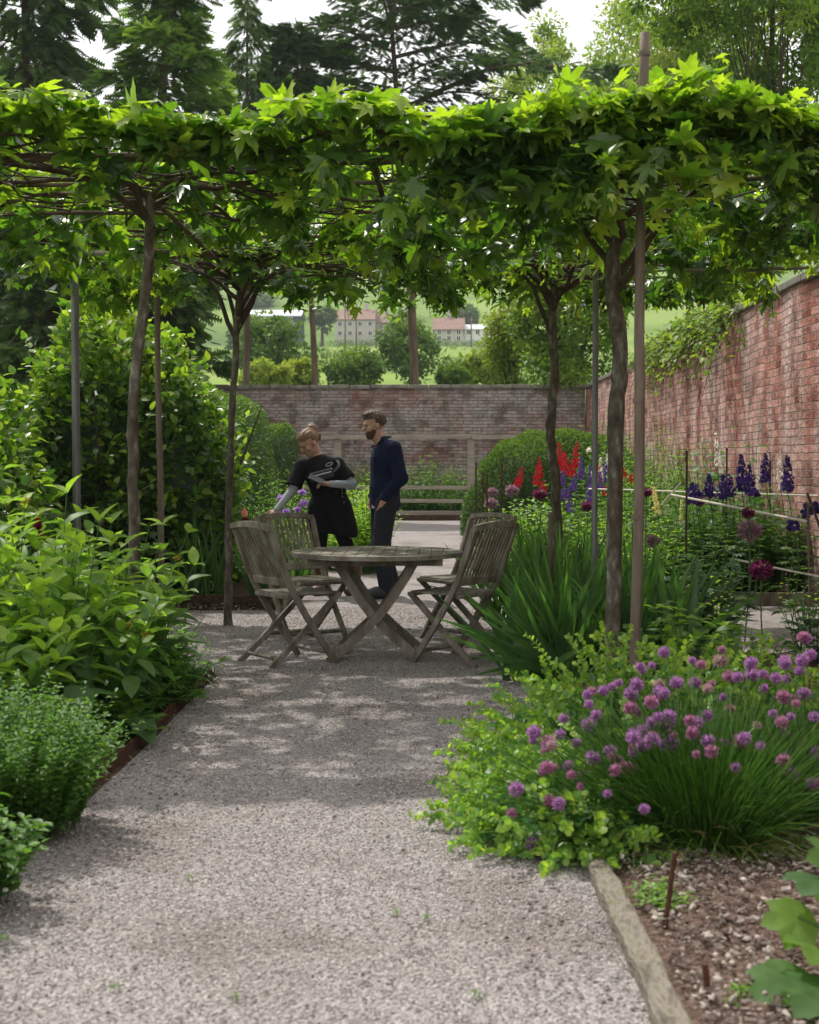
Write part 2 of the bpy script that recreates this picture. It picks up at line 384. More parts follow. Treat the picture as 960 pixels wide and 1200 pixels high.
M_logm = noise_mat("mossy_timber", [(.25, (.06, .05, .038)), (.42, (.16, .14, .11)), (.52, (.23, .205, .17)), (.62, (.15, .135, .08)), (.8, (.38, .35, .3))], (34, 11, 34), .95, 1.0, (80, 25, 80), 9, .1, .012)
M_chip = attr_mat("bark_chip", [(.06, .042, .034), (.13, .095, .078), (.22, .175, .15), (.44, .38, .335)])
M_stone = attr_mat("gravel_stone", [(.14, .118, .11), (.27, .24, .232), (.34, .305, .298), (.41, .375, .365), (.55, .52, .505)], .85, .25)
M_soil = noise_mat("bed_soil", [(.3, (.03, .018, .012)), (.55, (.075, .048, .034)), (.8, (.15, .105, .08))], (22, 22, 22), .97, 1.0, (45, 45, 45), 9, .1, .02)
M_mulch = noise_mat("mulch", [(.3, (.05, .03, .024)), (.5, (.13, .085, .066)), (.7, (.27, .2, .16)), (.85, (.42, .34, .28))], (45, 45, 45), .95, 1.0, (70, 70, 70), 9, .1, .02)

def gravel_material():
    m, n, p, out = new_mat("gravel"); k = n.links.new
    t = n.nodes.new('ShaderNodeTexCoord'); vo = n.nodes.new('ShaderNodeTexVoronoi'); vo.inputs['Scale'].default_value = 105; vo.inputs['Randomness'].default_value = 1
    wn = n.nodes.new('ShaderNodeSeparateColor'); k(t.outputs['Object'], vo.inputs['Vector']); k(vo.outputs['Color'], wn.inputs[0])
    r = ramp(n, [(0, (.20, .175, .165)), (.3, (.32, .288, .278)), (.65, (.40, .365, .352)), (1, (.52, .485, .47))]); k(wn.outputs[0], r.inputs[0])
    nz = n.nodes.new('ShaderNodeTexNoise'); nz.inputs['Scale'].default_value = 1.7; nz.inputs['Detail'].default_value = 8; k(t.outputs['Object'], nz.inputs['Vector'])
    r2 = ramp(n, [(.34, (.66, .61, .58)), (.47, (.90, .88, .87)), (.7, (1.0, .99, .99))]); k(nz.outputs['Fac'], r2.inputs[0])
    mu = n.nodes.new('ShaderNodeMix'); mu.data_type = 'RGBA'; mu.blend_type = 'MULTIPLY'; mu.inputs['Factor'].default_value = 1
    k(r.outputs[0], mu.inputs['A']); k(r2.outputs[0], mu.inputs['B']); k(mu.outputs['Result'], p.inputs['Base Color'])
    b = n.nodes.new('ShaderNodeBump'); b.inputs['Strength'].default_value = 1; b.inputs['Distance'].default_value = .012; b.invert = True
    k(vo.outputs['Distance'], b.inputs['Height']); k(b.outputs[0], p.inputs['Normal']); p.inputs['Roughness'].default_value = .9; p.inputs['Specular IOR Level'].default_value = .2
    return m
M_gravel = gravel_material()

def brick_material(name, c1, c2, c3, mortar, axes, streak, lime, limecol=(.42, .42, .43)):
    m, n, p, out = new_mat(name); k = n.links.new
    t = n.nodes.new('ShaderNodeTexCoord'); s = n.nodes.new('ShaderNodeSeparateXYZ'); c = n.nodes.new('ShaderNodeCombineXYZ')
    k(t.outputs['Object'], s.inputs[0]); k(s.outputs[axes[0]], c.inputs[0]); k(s.outputs[axes[1]], c.inputs[1])
    wob = n.nodes.new('ShaderNodeTexNoise'); wob.inputs['Scale'].default_value = 1.3; k(t.outputs['Object'], wob.inputs['Vector'])
    ws = n.nodes.new('ShaderNodeVectorMath'); ws.operation = 'SCALE'; ws.inputs['Scale'].default_value = .035; k(wob.outputs['Color'], ws.inputs[0])
    w2 = n.nodes.new('ShaderNodeTexNoise'); w2.inputs['Scale'].default_value = 14; k(t.outputs['Object'], w2.inputs['Vector'])
    ws2 = n.nodes.new('ShaderNodeVectorMath'); ws2.operation = 'SCALE'; ws2.inputs['Scale'].default_value = .016; k(w2.outputs['Color'], ws2.inputs[0])
    ad = n.nodes.new('ShaderNodeVectorMath'); k(c.outputs[0], ad.inputs[0]); k(ws.outputs[0], ad.inputs[1])
    ad2 = n.nodes.new('ShaderNodeVectorMath'); k(ad.outputs[0], ad2.inputs[0]); k(ws2.outputs[0], ad2.inputs[1])
    bt = n.nodes.new('ShaderNodeTexBrick'); bt.inputs['Scale'].default_value = 1; bt.inputs['Brick Width'].default_value = .225; bt.inputs['Row Height'].default_value = .076
    bt.inputs['Mortar Size'].default_value = .007; bt.inputs['Mortar Smooth'].default_value = .6; bt.inputs['Bias'].default_value = 0
    bt.inputs['Color1'].default_value = (0, 0, 0, 1); bt.inputs['Color2'].default_value = (1, 1, 1, 1); bt.inputs['Mortar'].default_value = (.5, .5, .5, 1)
    k(ad2.outputs[0], bt.inputs['Vector'])
    r = ramp(n, [(0, c1), (.5, c2), (1, c3)]); k(bt.outputs['Color'], r.inputs[0])
    # patches of lime wash / weathering
    ms = n.nodes.new('ShaderNodeMapping'); ms.inputs['Scale'].default_value = streak; nz = n.nodes.new('ShaderNodeTexNoise'); nz.inputs['Scale'].default_value = 1; nz.inputs['Detail'].default_value = 9; nz.inputs['Roughness'].default_value = .7
    k(t.outputs['Object'], ms.inputs[0]); k(ms.outputs[0], nz.inputs['Vector'])
    lr = ramp(n, [(lime - .08, (0, 0, 0)), (lime + .1, (.85, .85, .85))]); k(nz.outputs['Fac'], lr.inputs[0])
    sp = n.nodes.new('ShaderNodeTexNoise'); sp.inputs['Scale'].default_value = 22; sp.inputs['Detail'].default_value = 4; k(t.outputs['Object'], sp.inputs['Vector'])
    sr = ramp(n, [(.35, (.35, .35, .35)), (.6, (1, 1, 1))]); k(sp.outputs['Fac'], sr.inputs[0])
    lm = n.nodes.new('ShaderNodeMath'); lm.operation = 'MULTIPLY'; k(lr.outputs[0], lm.inputs[0]); k(sr.outputs[0], lm.inputs[1])
    m1 = n.nodes.new('ShaderNodeMix'); m1.data_type = 'RGBA'; k(lm.outputs[0], m1.inputs['Factor']); k(r.outputs[0], m1.inputs['A']); m1.inputs['B'].default_value = (*limecol, 1)
    # dark stains
    dn = n.nodes.new('ShaderNodeTexNoise'); dn.inputs['Scale'].default_value = 2.6; dn.inputs['Detail'].default_value = 8; k(t.outputs['Object'], dn.inputs['Vector'])
    dr = ramp(n, [(.36, (.5, .48, .47)), (.52, (1, 1, 1))]); k(dn.outputs['Fac'], dr.inputs[0])
    m2 = n.nodes.new('ShaderNodeMix'); m2.data_type = 'RGBA'; m2.blend_type = 'MULTIPLY'; m2.inputs['Factor'].default_value = 1; k(m1.outputs['Result'], m2.inputs['A']); k(dr.outputs[0], m2.inputs['B'])
    m3 = n.nodes.new('ShaderNodeMix'); m3.data_type = 'RGBA'; k(bt.outputs['Fac'], m3.inputs['Factor']); k(m2.outputs['Result'], m3.inputs['A']); m3.inputs['B'].default_value = (*mortar, 1)
    k(m3.outputs['Result'], p.inputs['Base Color']); p.inputs['Roughness'].default_value = .92; p.inputs['Specular IOR Level'].default_value = .15
    h = n.nodes.new('ShaderNodeMath'); h.operation = 'MULTIPLY_ADD'; h.inputs[1].default_value = -1.6; k(bt.outputs['Fac'], h.inputs[0]); k(sp.outputs['Fac'], h.inputs[2])
    b = n.nodes.new('ShaderNodeBump'); b.inputs['Strength'].default_value = 1; b.inputs['Distance'].default_value = .02; k(h.outputs[0], b.inputs['Height']); k(b.outputs[0], p.inputs['Normal'])
    return m
M_brickf = brick_material("far_brick", (.12, .040, .028), (.24, .095, .068), (.34, .22, .18), (.15, .14, .128), (0, 2), (.7, .7, 1.0), .44, (.36, .37, .34))
M_brickr = brick_material("red_brick", (.22, .075, .055), (.38, .15, .11), (.50, .27, .21), (.27, .19, .16), (1, 2), (.6, 2.6, .6), .505, (.60, .50, .46))
M_coping = noise_mat("coping_stone", [(.3, (.10, .09, .075)), (.7, (.24, .22, .18))], (6, 6, 6), .9, .5)

# ------------------------------------------------------------------ ground, path, hillside
def hgt(x, y):
    x = np.asarray(x, float); y = np.asarray(y, float)
    z = np.where(y < 42, 0, .1 * (np.minimum(y, 300) - 42)) + np.where(y > 300, (np.minimum(y, 700) - 300) * .21, 0)
    z = z + np.clip((y - 42) / 60, 0, 1) * (.35 * np.sin(x / 37 + 1.3) + .3 * np.sin(y / 29 + x / 50) + np.clip((y - 310) / 300, 0, 1) * 6 * np.sin(x / 110 + .6))
    return z
def grid(xs, ys, zf):
    X, Y = np.meshgrid(xs, ys); V = np.stack([X, Y, zf(X, Y)], -1).reshape(-1, 3)
    nx, ny = len(xs), len(ys); i = np.arange(ny - 1)[:, None] * nx; j = np.arange(nx - 1)[None]
    return V, np.stack([i + j, i + j + 1, i + nx + j + 1, i + nx + j], -1).reshape(-1, 4)
xs = np.concatenate([np.linspace(-600, -40, 40), np.linspace(-36, 36, 25), np.linspace(40, 600, 40)])
ys = np.concatenate([np.linspace(-300, 38, 20), np.linspace(40, 320, 80), np.linspace(330, 1100, 45)])
M_field = noise_mat("meadow_grass", [(.32, (.07, .12, .03)), (.45, (.12, .19, .038)), (.56, (.18, .26, .05)), (.7, (.24, .26, .08))], (.013, .02, .01), .95, .2, (1.5, 1.5, 1.5), 8, .1, .1)
mb = MB(); v, f = grid(xs, ys, hgt); mb.add(v, f); tag(mb.build("ground", M_field, smooth=True), kind="structure", label="green hillside fields rising behind the far wall")

def polysheet(name, pts, z, mat, label):
    mb = MB(); n = len(pts); mb.add([(x, y, z) for x, y in pts], [list(range(n))]); return tag(mb.build(name, mat), kind="structure", label=label)
def wobline(p, q, n, amp):
    out = []
    for i in range(n):
        t = i / n; out.append((p[0] + (q[0] - p[0]) * t + (G(amp) if 0 < i else 0), p[1] + (q[1] - p[1]) * t))
    return out
def snoise(x, y, s=1.0):
    return (np.sin(x * 7.1 * s + 3 * np.sin(y * 3.3 * s)) + np.sin(y * 8.7 * s + 2.3 * np.sin(x * 4.9 * s)) + .6 * np.sin(x * 19 * s + y * 13 * s) + .5 * np.sin(x * 31 * s - y * 27 * s)) / 3.1
def bed(name, x0, x1, y0, y1, mat, h, label, step=.06):
    xs = np.arange(x0, x1 + step, step); ys = np.arange(y0, y1 + step, step)
    def zf(X, Y):
        e = np.minimum(np.minimum(X - x0, x1 - X), np.minimum(Y - y0, y1 - Y)); k = np.clip(e / .18, 0, 1)
        return .012 + k * (h + .018 * snoise(X, Y) + .008 * snoise(X * 3.1, Y * 2.7))
    mb = MB(); v, f = grid(xs, ys, zf); mb.add(v, f); return tag(mb.build(name, mat, smooth=True), kind="structure", label=label)
polysheet("garden_soil", [(-9, -4), (3.3, -4), (3.3, 32), (-9, 32)], .004, M_soil, "dark soil of the walled garden")
path_pts = wobline((-1.3, -4), (-1.3, 8.2), 20, .012) + wobline((-1.3, 8.2), (-2.32, 8.5), 6, .01) + wobline((-2.32, 8.5), (-2.32, 11.75), 8, .012) + wobline((-2.32, 11.75), (-1.3, 11.8), 4, .01) \
    + wobline((-1.3, 11.8), (-1.25, 26.3), 20, .02) + [(-1.25, 26.3), (-8, 26.3), (-8, 29.6), (3.1, 29.6), (3.1, 26.3), (.58, 26.3)] + wobline((.58, 26.3), (.62, 11.9), 20, .02) \
    + wobline((.62, 11.9), (.72, 7.4), 8, .02) + wobline((.72, 7.4), (.5, 6.6), 3, .01) + wobline((.5, 6.6), (.47, -4), 20, .006)
polysheet("gravel_path", path_pts, .012, M_gravel, "pale grey pink gravel path")
polysheet("side_path", [(1.9, 9.2), (3.3, 9.2), (3.3, 12.2), (1.9, 12.2)], .012, M_gravel, "gravel side path by the red wall")
bed("mulch_bed", .53, 3.3, 1.2, 9.15, M_mulch, .03, "bark mulch bed on the right")
bed("border_soil", .74, 3.28, 12.35, 26.2, M_soil, .05, "soil of the flower border", .12)
bed("left_border_soil", -6, -1.34, 1.0, 8.15, M_soil, .05, "soil of the left bed", .1)
bed("hedge_soil", -8, -1.36, 11.95, 26.2, M_soil, .05, "soil under the hedges", .12)

def in_poly(x, y, poly):
    c = np.zeros(len(x), bool); n = len(poly)
    for i in range(n):
        (x1, y1), (x2, y2) = poly[i], poly[(i + 1) % n]
        if y1 == y2: continue
        c ^= ((y1 > y) != (y2 > y)) & (x < (x2 - x1) * (y - y1) / (y2 - y1) + x1)
    return c
OCT = T_([(1, 0, 0), (-1, 0, 0), (0, .8, 0), (0, -.8, 0), (.1, .1, .6), (0, 0, -.5)], [(0, 2, 4), (2, 1, 4), (1, 3, 4), (3, 0, 4), (2, 0, 5), (1, 2, 5), (3, 1, 5), (0, 3, 5)])
mb = MB()
for (y0, y1, n, s0, s1) in ((2.75, 5.0, 62000, .0020, .0064), (5.0, 8.0, 42000, .0026, .0072), (8.0, 12.0, 24000, .0032, .008)):
    x = U(-2.35, .75, n); y = U(y0, y1, n); ok = in_poly(x, y, path_pts); x, y = x[ok], y[ok]; n = len(x)
    s = s0 + (s1 - s0) * U(0, 1, n) ** 2
    P = np.stack([x, y, .012 + s * .35], -1); N = norm(np.stack([G(.35, n), G(.35, n), np.ones(n)], -1))
    mb.inst(OCT, P, rand_dirs(n) * [1, 1, .3], N, s)
n = 700; x = np.concatenate([U(-1.28, -.95, n // 2), U(.2, .5, n // 2)]); y = U(2.8, 7.5, n)
mb.inst(OCT, np.stack([x, y, np.full(n, .016)], -1), rand_dirs(n) * [1, 1, .2], np.tile([0, 0, 1.], (n, 1)), U(.006, .013, n), U(0, .35, n))
tag(mb.build("gravel_stones", M_stone), kind="stuff", label="loose gravel stones lying on the path", cat="gravel")
# bark chips on the mulch bed
n = 15000; x = U(.56, 1.9, n); y = 2.7 + 2.4 * U(0, 1, n) ** 1.1; x = np.where(x < .56, .56, x)
CHIP = T_([(-1, -.45, 0), (.8, -.5, 0), (1, .35, 0), (-.7, .55, 0), (-.8, -.35, .3), (.7, -.36, .34), (.8, .2, .22), (-.5, .4, .3)], [(0, 3, 2, 1), (4, 5, 6, 7), (0, 1, 5, 4), (1, 2, 6, 5), (2, 3, 7, 6), (3, 0, 4, 7)])
mb = MB(); N = norm(np.stack([G(.5, n), G(.5, n), np.ones(n)], -1)); s = .003 + .014 * U(0, 1, n) ** 4
mb.inst(CHIP, np.stack([x, y, .05 + .018 * snoise(x, y) + .004], -1), rand_dirs(n) * [1, 1, .3], N, s)
tag(mb.build("bark_chips", M_chip), kind="stuff", label="pale and brown bark chips over the right bed", cat="mulch")
n = 520; x = U(-1.25, .48, n); y = U(2.8, 8.5, n)
mb2 = MB(); mb2.inst(SMALL, np.stack([x, y, U(.018, .03, n)], -1), rand_dirs(n) * [1, 1, .25], norm(np.stack([G(.5, n), G(.5, n), np.ones(n)], -1)), U(.006, .022, n), U(0, .5, n)); tag(mb2.build('path_litter', M_chip), kind='stuff', label='small dead leaf scraps lying on the gravel', cat='leaf litter')
n = 900; x = np.concatenate([U(-2.2, -1.25, 500), U(-2.3, -1.3, 400)]); y = np.concatenate([U(4.5, 8.2, 500), U(11.5, 12.2, 400)])
mb = MB(); mb.inst(SMALL, np.stack([x, y, U(.02, .07, n)], -1), rand_dirs(n) * [1, 1, .3], norm(np.stack([G(.5, n), G(.5, n), np.ones(n)], -1)), U(.015, .04, n))
tag(mb.build("fallen_leaves", M_chip), kind="stuff", label="dry brown fallen leaves along the left bed edge", cat="leaf litter")

# ------------------------------------------------------------------ faint air haze over the valley
hm, hn, hp, ho = new_mat("air_haze"); hn.nodes.remove(hp); hv = hn.nodes.new('ShaderNodeVolumePrincipled')
hv.inputs['Color'].default_value = (.86, .92, 1.0, 1); hv.inputs['Density'].default_value = .00032; hv.inputs['Anisotropy'].default_value = .3
hn.links.new(hv.outputs[0], ho.inputs['Volume'])
mb = MB(); mb.box((0, 400, 69.5), (640, 740, 72.5)); hz = mb.build("haze", hm); hz.location.z = hz.location.z + 0.0; tag(hz, kind="stuff", label="faint pale haze filling the air over the valley", cat="haze")
# ------------------------------------------------------------------ walls
def copings(y0, y1, fn, name_parent, mat):
    pass
w = thing("brick_wall", "weathered grey and dull red brick wall across the far end", "wall", (0, 32, 0))
Zf = Z_at(450, 32)
mb = MB(); mb.box((-4.7, 32.2, Zf / 2 - .05), (8.0, .18, Zf / 2 - .05)); mb.build("wall_face", M_brickf, w)
mb = MB(); x = -12.7
while x < 3.3:
    l = U(.42, .52); mb.box((x + l / 2, 32.2, Zf - .06 + G(.006)), (l / 2 - .006, .23, .045), bevel=.012, a=U(0, 1)); x += l
mb.build("coping", M_coping, w)
XR = 3.31; ZR = Z_at(423, 1650 * XR / 224) - .09
w = thing("brick_wall", "tall red brick wall with pale streaks running along the right side", "wall", (XR, 16, 0))
ys = np.arange(-2, 32.4, .25); zs = np.linspace(0, ZR, 14)
Yg, Zg = np.meshgrid(ys, zs); Xg = XR + .02 * np.sin(Yg * 1.7) * np.sin(Zg * 1.3 + Yg * .4) + .012 * np.sin(Yg * 4.1 + 1)
V = np.stack([Xg, Yg, Zg], -1).reshape(-1, 3); ny = len(ys)
i = np.arange(len(zs) - 1)[:, None] * ny; j = np.arange(ny - 1)[None]; q = np.stack([i + j, i + ny + j, i + ny + j + 1, i + j + 1], -1).reshape(-1, 4)
mb = MB(); mb.add(V, q); mb.box((XR + .24, 15.2, ZR / 2 - .01), (.18, 17.2, ZR / 2 - .02)); mb.build("wall_face", M_brickr, w)
mb = MB(); y = -2
while y < 32:
    l = U(.4, .55); mb.box((XR + .19, y + l / 2, ZR + .03 + G(.008)), (.24, l / 2 - .006, .04), bevel=.012, a=U(0, 1)); y += l
mb.build("coping", M_coping, w)

# timber post and rail fence in front of the far wall
fe = thing("timber_fence", "weathered timber rail fence standing before the far wall", "fence", (0, 29.9, 0))
for px in (240, 396, 552, 700):
    X = X_at(px, 29.9); z = Z_at(509, 29.9); mb = MB(); mb.box((X, 29.9, z / 2), (.075, .05, z / 2), bevel=.008); mb.build("post", M_plank, fe)
xa, xb = X_at(180, 29.8), X_at(760, 29.8)
for (py, hw) in ((512, .045), (571, .038), (587, .038), (601, .05)):
    mb = MB(); z = Z_at(py, 29.8)
    for a, b in ((xa, X_at(396, 29.8)), (X_at(396, 29.8) + .01, X_at(552, 29.8)), (X_at(552, 29.8) + .01, xb)):
        mb.bar((a, 29.82, z + G(.012)), (b, 29.82, z + G(.012)), .035, hw * 2)
    mb.build("rail", M_plank, fe)

# ------------------------------------------------------------------ trees
def leafcloud(mb, centers, radii, per, size, tpl=SMALL, up=.6, flat=.75, vbase=None):
    k = len(centers); n = k * per
    C = np.repeat(centers, per, 0); R = np.repeat(radii, per)
    d = rand_dirs(n); r = U(0, 1, n) ** .5
    off = d * (r * R)[:, None] * [1, 1, flat]
    N = norm(d * .5 + rand_dirs(n) * .5 + [0, 0, up]); D = norm(d + rand_dirs(n) * .8 + [0, 0, -.25])
    a = U(0, 1, n) if vbase is None else np.clip(np.repeat(vbase, per) + G(.18, n), 0, 1)
    mb.inst(tpl, C + off, D, N, size * U(.65, 1.35, n), a)

def broad_tree(label, px, Y, py_top, hw_px, py_bot, mat, leaf=.14, ncl=70, per=80, cr=.7, trunk=.16, cat="tree", name="broadleaf_tree", group=None, lean=0, bark=None, x=None, depth=None):
    s = F / Y; X = X_at(px, Y) if x is None else x; z0 = float(hgt(X, Y)); zt = Z_at(py_top, Y); zt = max(zt, z0 + (4 if Y > 200 else 2)); zb = max(Z_at(py_bot, Y), z0 + .1); zb = min(zb, zt - 1.0); rx = hw_px / s; ry = depth or rx
    t = thing(name, label, cat, (X, Y, z0), group=group)
    cz = (zt + zb) / 2; rz = (zt - zb) / 2
    u = rand_dirs(ncl); r = U(.25, 1, ncl) ** .6
    lump = 1 + .18 * np.sin(u[:, 0] * 5 + px) + .15 * np.sin(u[:, 2] * 6 + 2 * u[:, 1])
    cc = np.array([X + lean, Y, cz]) + u * (r * lump)[:, None] * [rx, ry, rz]
    cc[:, 2] = np.clip(cc[:, 2], zb, zt)
    mb = MB(); fork = np.array([X + lean * .5, Y, z0 + (cz - z0) * .55])
    mb.tubes(polycurve([(X, Y, z0), (X + lean * .2 + .05, Y, (z0 + fork[2]) / 2), fork, (X + lean, Y, zt - rz * .3)], 12), trunk, trunk * .25, 8)
    for c in cc[::(2 if ncl < 200 else 6)]:
        mb.tubes(polycurve([fork + (0, 0, U(0, rz * .5)), (fork + c) / 2 + G(.1 * rx, 3), c], 6), trunk * .17, trunk * .05, 4)
    mb.build("trunk", bark or M_twig, t, smooth=True)
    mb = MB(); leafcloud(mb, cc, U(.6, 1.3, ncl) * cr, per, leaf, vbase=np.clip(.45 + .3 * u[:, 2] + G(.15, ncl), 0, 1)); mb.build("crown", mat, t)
    return t

def conifer(label, px, Y, py_top, hw_px, z_low, mat, nb=70, droop=.25, trunk=.22, profile=.8, leaf=.38, per=26, name="conifer_tree", lean_px=0, irregular=.25, plates=False, bark=None, tpl=FIR):
    s = F / Y; X = X_at(px, Y); z0 = float(hgt(X, Y)); zt = Z_at(py_top, Y); R = hw_px / s; lean = lean_px / s
    t = thing(name, label, "tree", (X, Y, z0))
    tr = polycurve([(X, Y, z0), (X + lean * .3 + .05, Y, z0 + (zt - z0) * .35), (X + lean * .75, Y, z0 + (zt - z0) * .7), (X + lean, Y, zt)], 16)
    mb = MB(); mb.tubes(tr, trunk, trunk * .12, 9)
    br = []
    for i in range(nb):
        f = (i + U(0, 1)) / nb; z = z_low + (zt - z_low) * f; k = np.interp(z, tr[:, 2], np.arange(16)); b = np.array([np.interp(k, np.arange(16), tr[:, j]) for j in range(3)])
        az = i * 2.4 + G(.5); Ln = R * ((1 - f) ** profile * .95 + .06) * (1 + G(irregular)); Ln = max(Ln, .25)
        dr = droop * Ln * U(.6, 1.4)
        d = np.array([math.cos(az), math.sin(az), 0]); rise = .18 * Ln
        c = polycurve([b, b + d * Ln * .5 + (0, 0, rise - dr * .3), b + d * Ln * .85 + (0, 0, rise * .9 - dr * .8), b + d * Ln + (0, 0, rise - dr)], 8)
        br.append((c, d, Ln)); mb.tubes(c, max(.010, .013 * Ln), .005, 4)
    if lean_px or True: pass
    mb.build("trunk", bark or M_pine, t, smooth=True)
    mb = MB(); Ps = []; Ds = []; Ns = []; As = []
    for c, d, Ln in br:
        m = int(per * 1.75 * (.35 + Ln / R)); tt = U(.02, .999, m) ** .95 * 7; i0 = np.minimum(tt.astype(int), 6); fr = (tt - i0)[:, None]
        P = c[i0] * (1 - fr) + c[i0 + 1] * fr; side = np.cross(d, [0, 0, 1.]); w = Ln * .38 * (1.05 - tt / 7) + .12
        lat = U(-1, 1, m) * w
        if plates: P = P + side * lat[:, None] + np.array([0, 0, 1]) * (G(.06, m) - .1 * np.abs(lat))[:, None]
        else: P = P + side * lat[:, None] + np.array([0, 0, 1]) * (G(.10, m) - .45 * droop * np.abs(lat) - .1)[:, None]
        Ps.append(P); Ds.append(norm(d * .7 + side * (lat / (w + .01) * .9)[:, None] + rng.normal(0, .25, (m, 3)) + [0, 0, -droop * .9])); Ns.append(norm(rng.normal(0, .45, (m, 3)) + [0, 0, 1.])); As.append(np.full(m, U(.2, .8)) + G(.15, m))
    P = np.concatenate(Ps); mb.inst(tpl, P, np.concatenate(Ds), np.concatenate(Ns), leaf * 1.15 * U(.6, 1.3, len(P)), np.clip(np.concatenate(As), 0, 1))
    mb.build("crown", mat, t)
    return t

conifer("dark drooping spruce filling the top left corner of the picture", 35, 36, -260, 135, 1.0, M_conif, nb=150, droop=.5, leaf=.42, per=46, profile=.62)
conifer("green larch with a leaning trunk right of the dark corner spruce", 158, 34, -210, 100, 5.2, M_larch, nb=84, droop=.22, leaf=.36, per=60, lean_px=55, profile=.45, irregular=.3)
conifer("thin sparse spruce with sky showing through its crown", 287, 44, -60, 42, 8.0, M_conif, nb=60, droop=.75, trunk=.13, leaf=.34, per=16, profile=.6, lean_px=6)
conifer("small dark pine between the sparse spruce and the cedar", 373, 45, 28, 54, 9.5, M_cedar, nb=60, droop=.2, trunk=.13, leaf=.36, per=34, profile=.5, lean_px=-25, irregular=.35)
conifer("broad dark cedar with level branches reaching right against the sky", 490, 47, -190, 172, 9.6, M_cedar, nb=60, droop=.14, trunk=.18, leaf=.33, per=150, profile=.42, plates=True, lean_px=-40, irregular=.32)
conifer("dark shaded yew tree behind the left end of the pergola", 60, 29, 120, 95, .4, M_conif, nb=110, droop=.4, leaf=.36, per=44, profile=.4)
conifer("dark conifer behind the left hedge and leaning larch", 185, 31, 190, 75, .4, M_conif, nb=80, droop=.4, leaf=.36, per=40, profile=.4)

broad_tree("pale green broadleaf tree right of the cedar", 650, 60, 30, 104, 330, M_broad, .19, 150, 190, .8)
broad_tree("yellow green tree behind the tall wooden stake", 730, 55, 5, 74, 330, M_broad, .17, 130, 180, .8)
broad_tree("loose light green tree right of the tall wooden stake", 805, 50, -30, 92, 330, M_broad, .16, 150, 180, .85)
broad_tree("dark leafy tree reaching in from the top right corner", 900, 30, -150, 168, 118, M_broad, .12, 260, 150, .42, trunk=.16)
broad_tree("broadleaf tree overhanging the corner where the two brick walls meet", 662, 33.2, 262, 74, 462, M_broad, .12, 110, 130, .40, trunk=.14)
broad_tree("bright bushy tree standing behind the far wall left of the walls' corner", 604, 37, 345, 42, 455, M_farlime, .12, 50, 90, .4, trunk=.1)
mid = [(318, 75, 360, 46, 445, M_fartree, "round mid green tree left of the first bare trunk behind the wall", .3),
       (480, 85, 360, 44, 450, M_fartree, "mid green tree directly behind the thick pine trunk", .3),
       (310, 58, 424, 30, 462, M_farlime, "yellow green bush peeping over the far wall at its left end", .2),
       (358, 62, 420, 24, 458, M_farlime, "lime bush over the far wall beside the first bare trunk", .2),
       (415, 70, 408, 36, 455, M_fartree, "dark green bush over the wall between the two bare trunks", .25),
       (572, 66, 404, 32, 456, M_farlime, "bright lime bush over the far wall right of the thick trunk", .25),
       (530, 64, 430, 22, 455, M_fartree, "low bush over the wall just right of the thick trunk", .2)]
for (px, Y, pt, hw, pb, m, lab, lf) in mid: broad_tree(lab, px, Y, pt, hw, pb, m, lf, 46, 70, hw * Y / F * .28, trunk=.12)
far = [(378, 270, 360, 14, 382, "dark round tree left of the terrace houses"), (547, 330, 358, 15, 378, "round tree behind the white gabled house"), (463, 290, 383, 10, 402, "small tree in front of the second terrace house"),
       (300, 380, 338, 22, 360, "distant dark tree on the hill above the shed"), (350, 420, 336, 20, 352, "far tree on the ridge over the shed roof"), (480, 430, 344, 26, 362, "distant clump of trees on the ridge behind the houses"), (520, 480, 340, 22, 356, "far tree on the ridge right of the thick trunk"), (445, 470, 340, 18, 352, "far tree on the ridge behind the terrace roofs"), (600, 300, 380, 18, 405, "tree below the field at the right of the houses"), (285, 240, 385, 16, 412, "tree beside the dark shed at the left"), (640, 420, 340, 30, 360, "distant tree on the hill near the red wall")]
for (px, Y, pt, hw, pb, lab) in far: broad_tree(lab, px, Y, pt, hw, pb, M_fartree, 1.0, 22, 50, hw * Y / F * .4, trunk=.4)
hr = [(386, 500, 272, 0, 9, "garden hedge right in front of the terrace houses"), (505, 580, 266, 0, 9, "garden hedge in front of the gabled and white houses"), (500, 700, 120, 0, 12, "hedgerow low on the hillside at the right behind the thick pine trunk"), (250, 420, 195, 0, 13, "dark hedge line halfway up the hill at the left"), (420, 560, 262, 0, 8, "hedge line below the terrace houses in the middle"), (560, 760, 180, 0, 12, "hedge line halfway up the hill towards the red wall"), (300, 560, 340, 0, 9, "hedgerow behind the terrace houses"), (290, 470, 260, 412, 10, "long dark hedgerow across the middle of the hillside field"), (270, 620, 160, 433, 12, "nearer field hedgerow low on the hillside"), (280, 480, 350, 374, 6, "hedgerow just below the terrace houses"), (510, 640, 225, 417, 9, "dark hedgerow on the right of the hillside field"), (270, 660, 420, 352, 6, "thin hedgerow high on the hill")]
for (a, b, Y, py, hp, lab) in hr:
    mb = MB(); n = int((b - a) / 5); x = np.linspace(X_at(a, Y), X_at(b, Y), n) + G(.5, n); yy = Y + G(1.2, n)
    h = hp * Y / F; cc = np.stack([x, yy, hgt(x, yy) + h * U(.3, .55, n)], -1)
    leafcloud(mb, cc, np.full(n, h * .62), 60, h * .16, vbase=U(0, .6, n)); tag(mb.build("hedgerow", M_fartree), lab, "hedgerow")

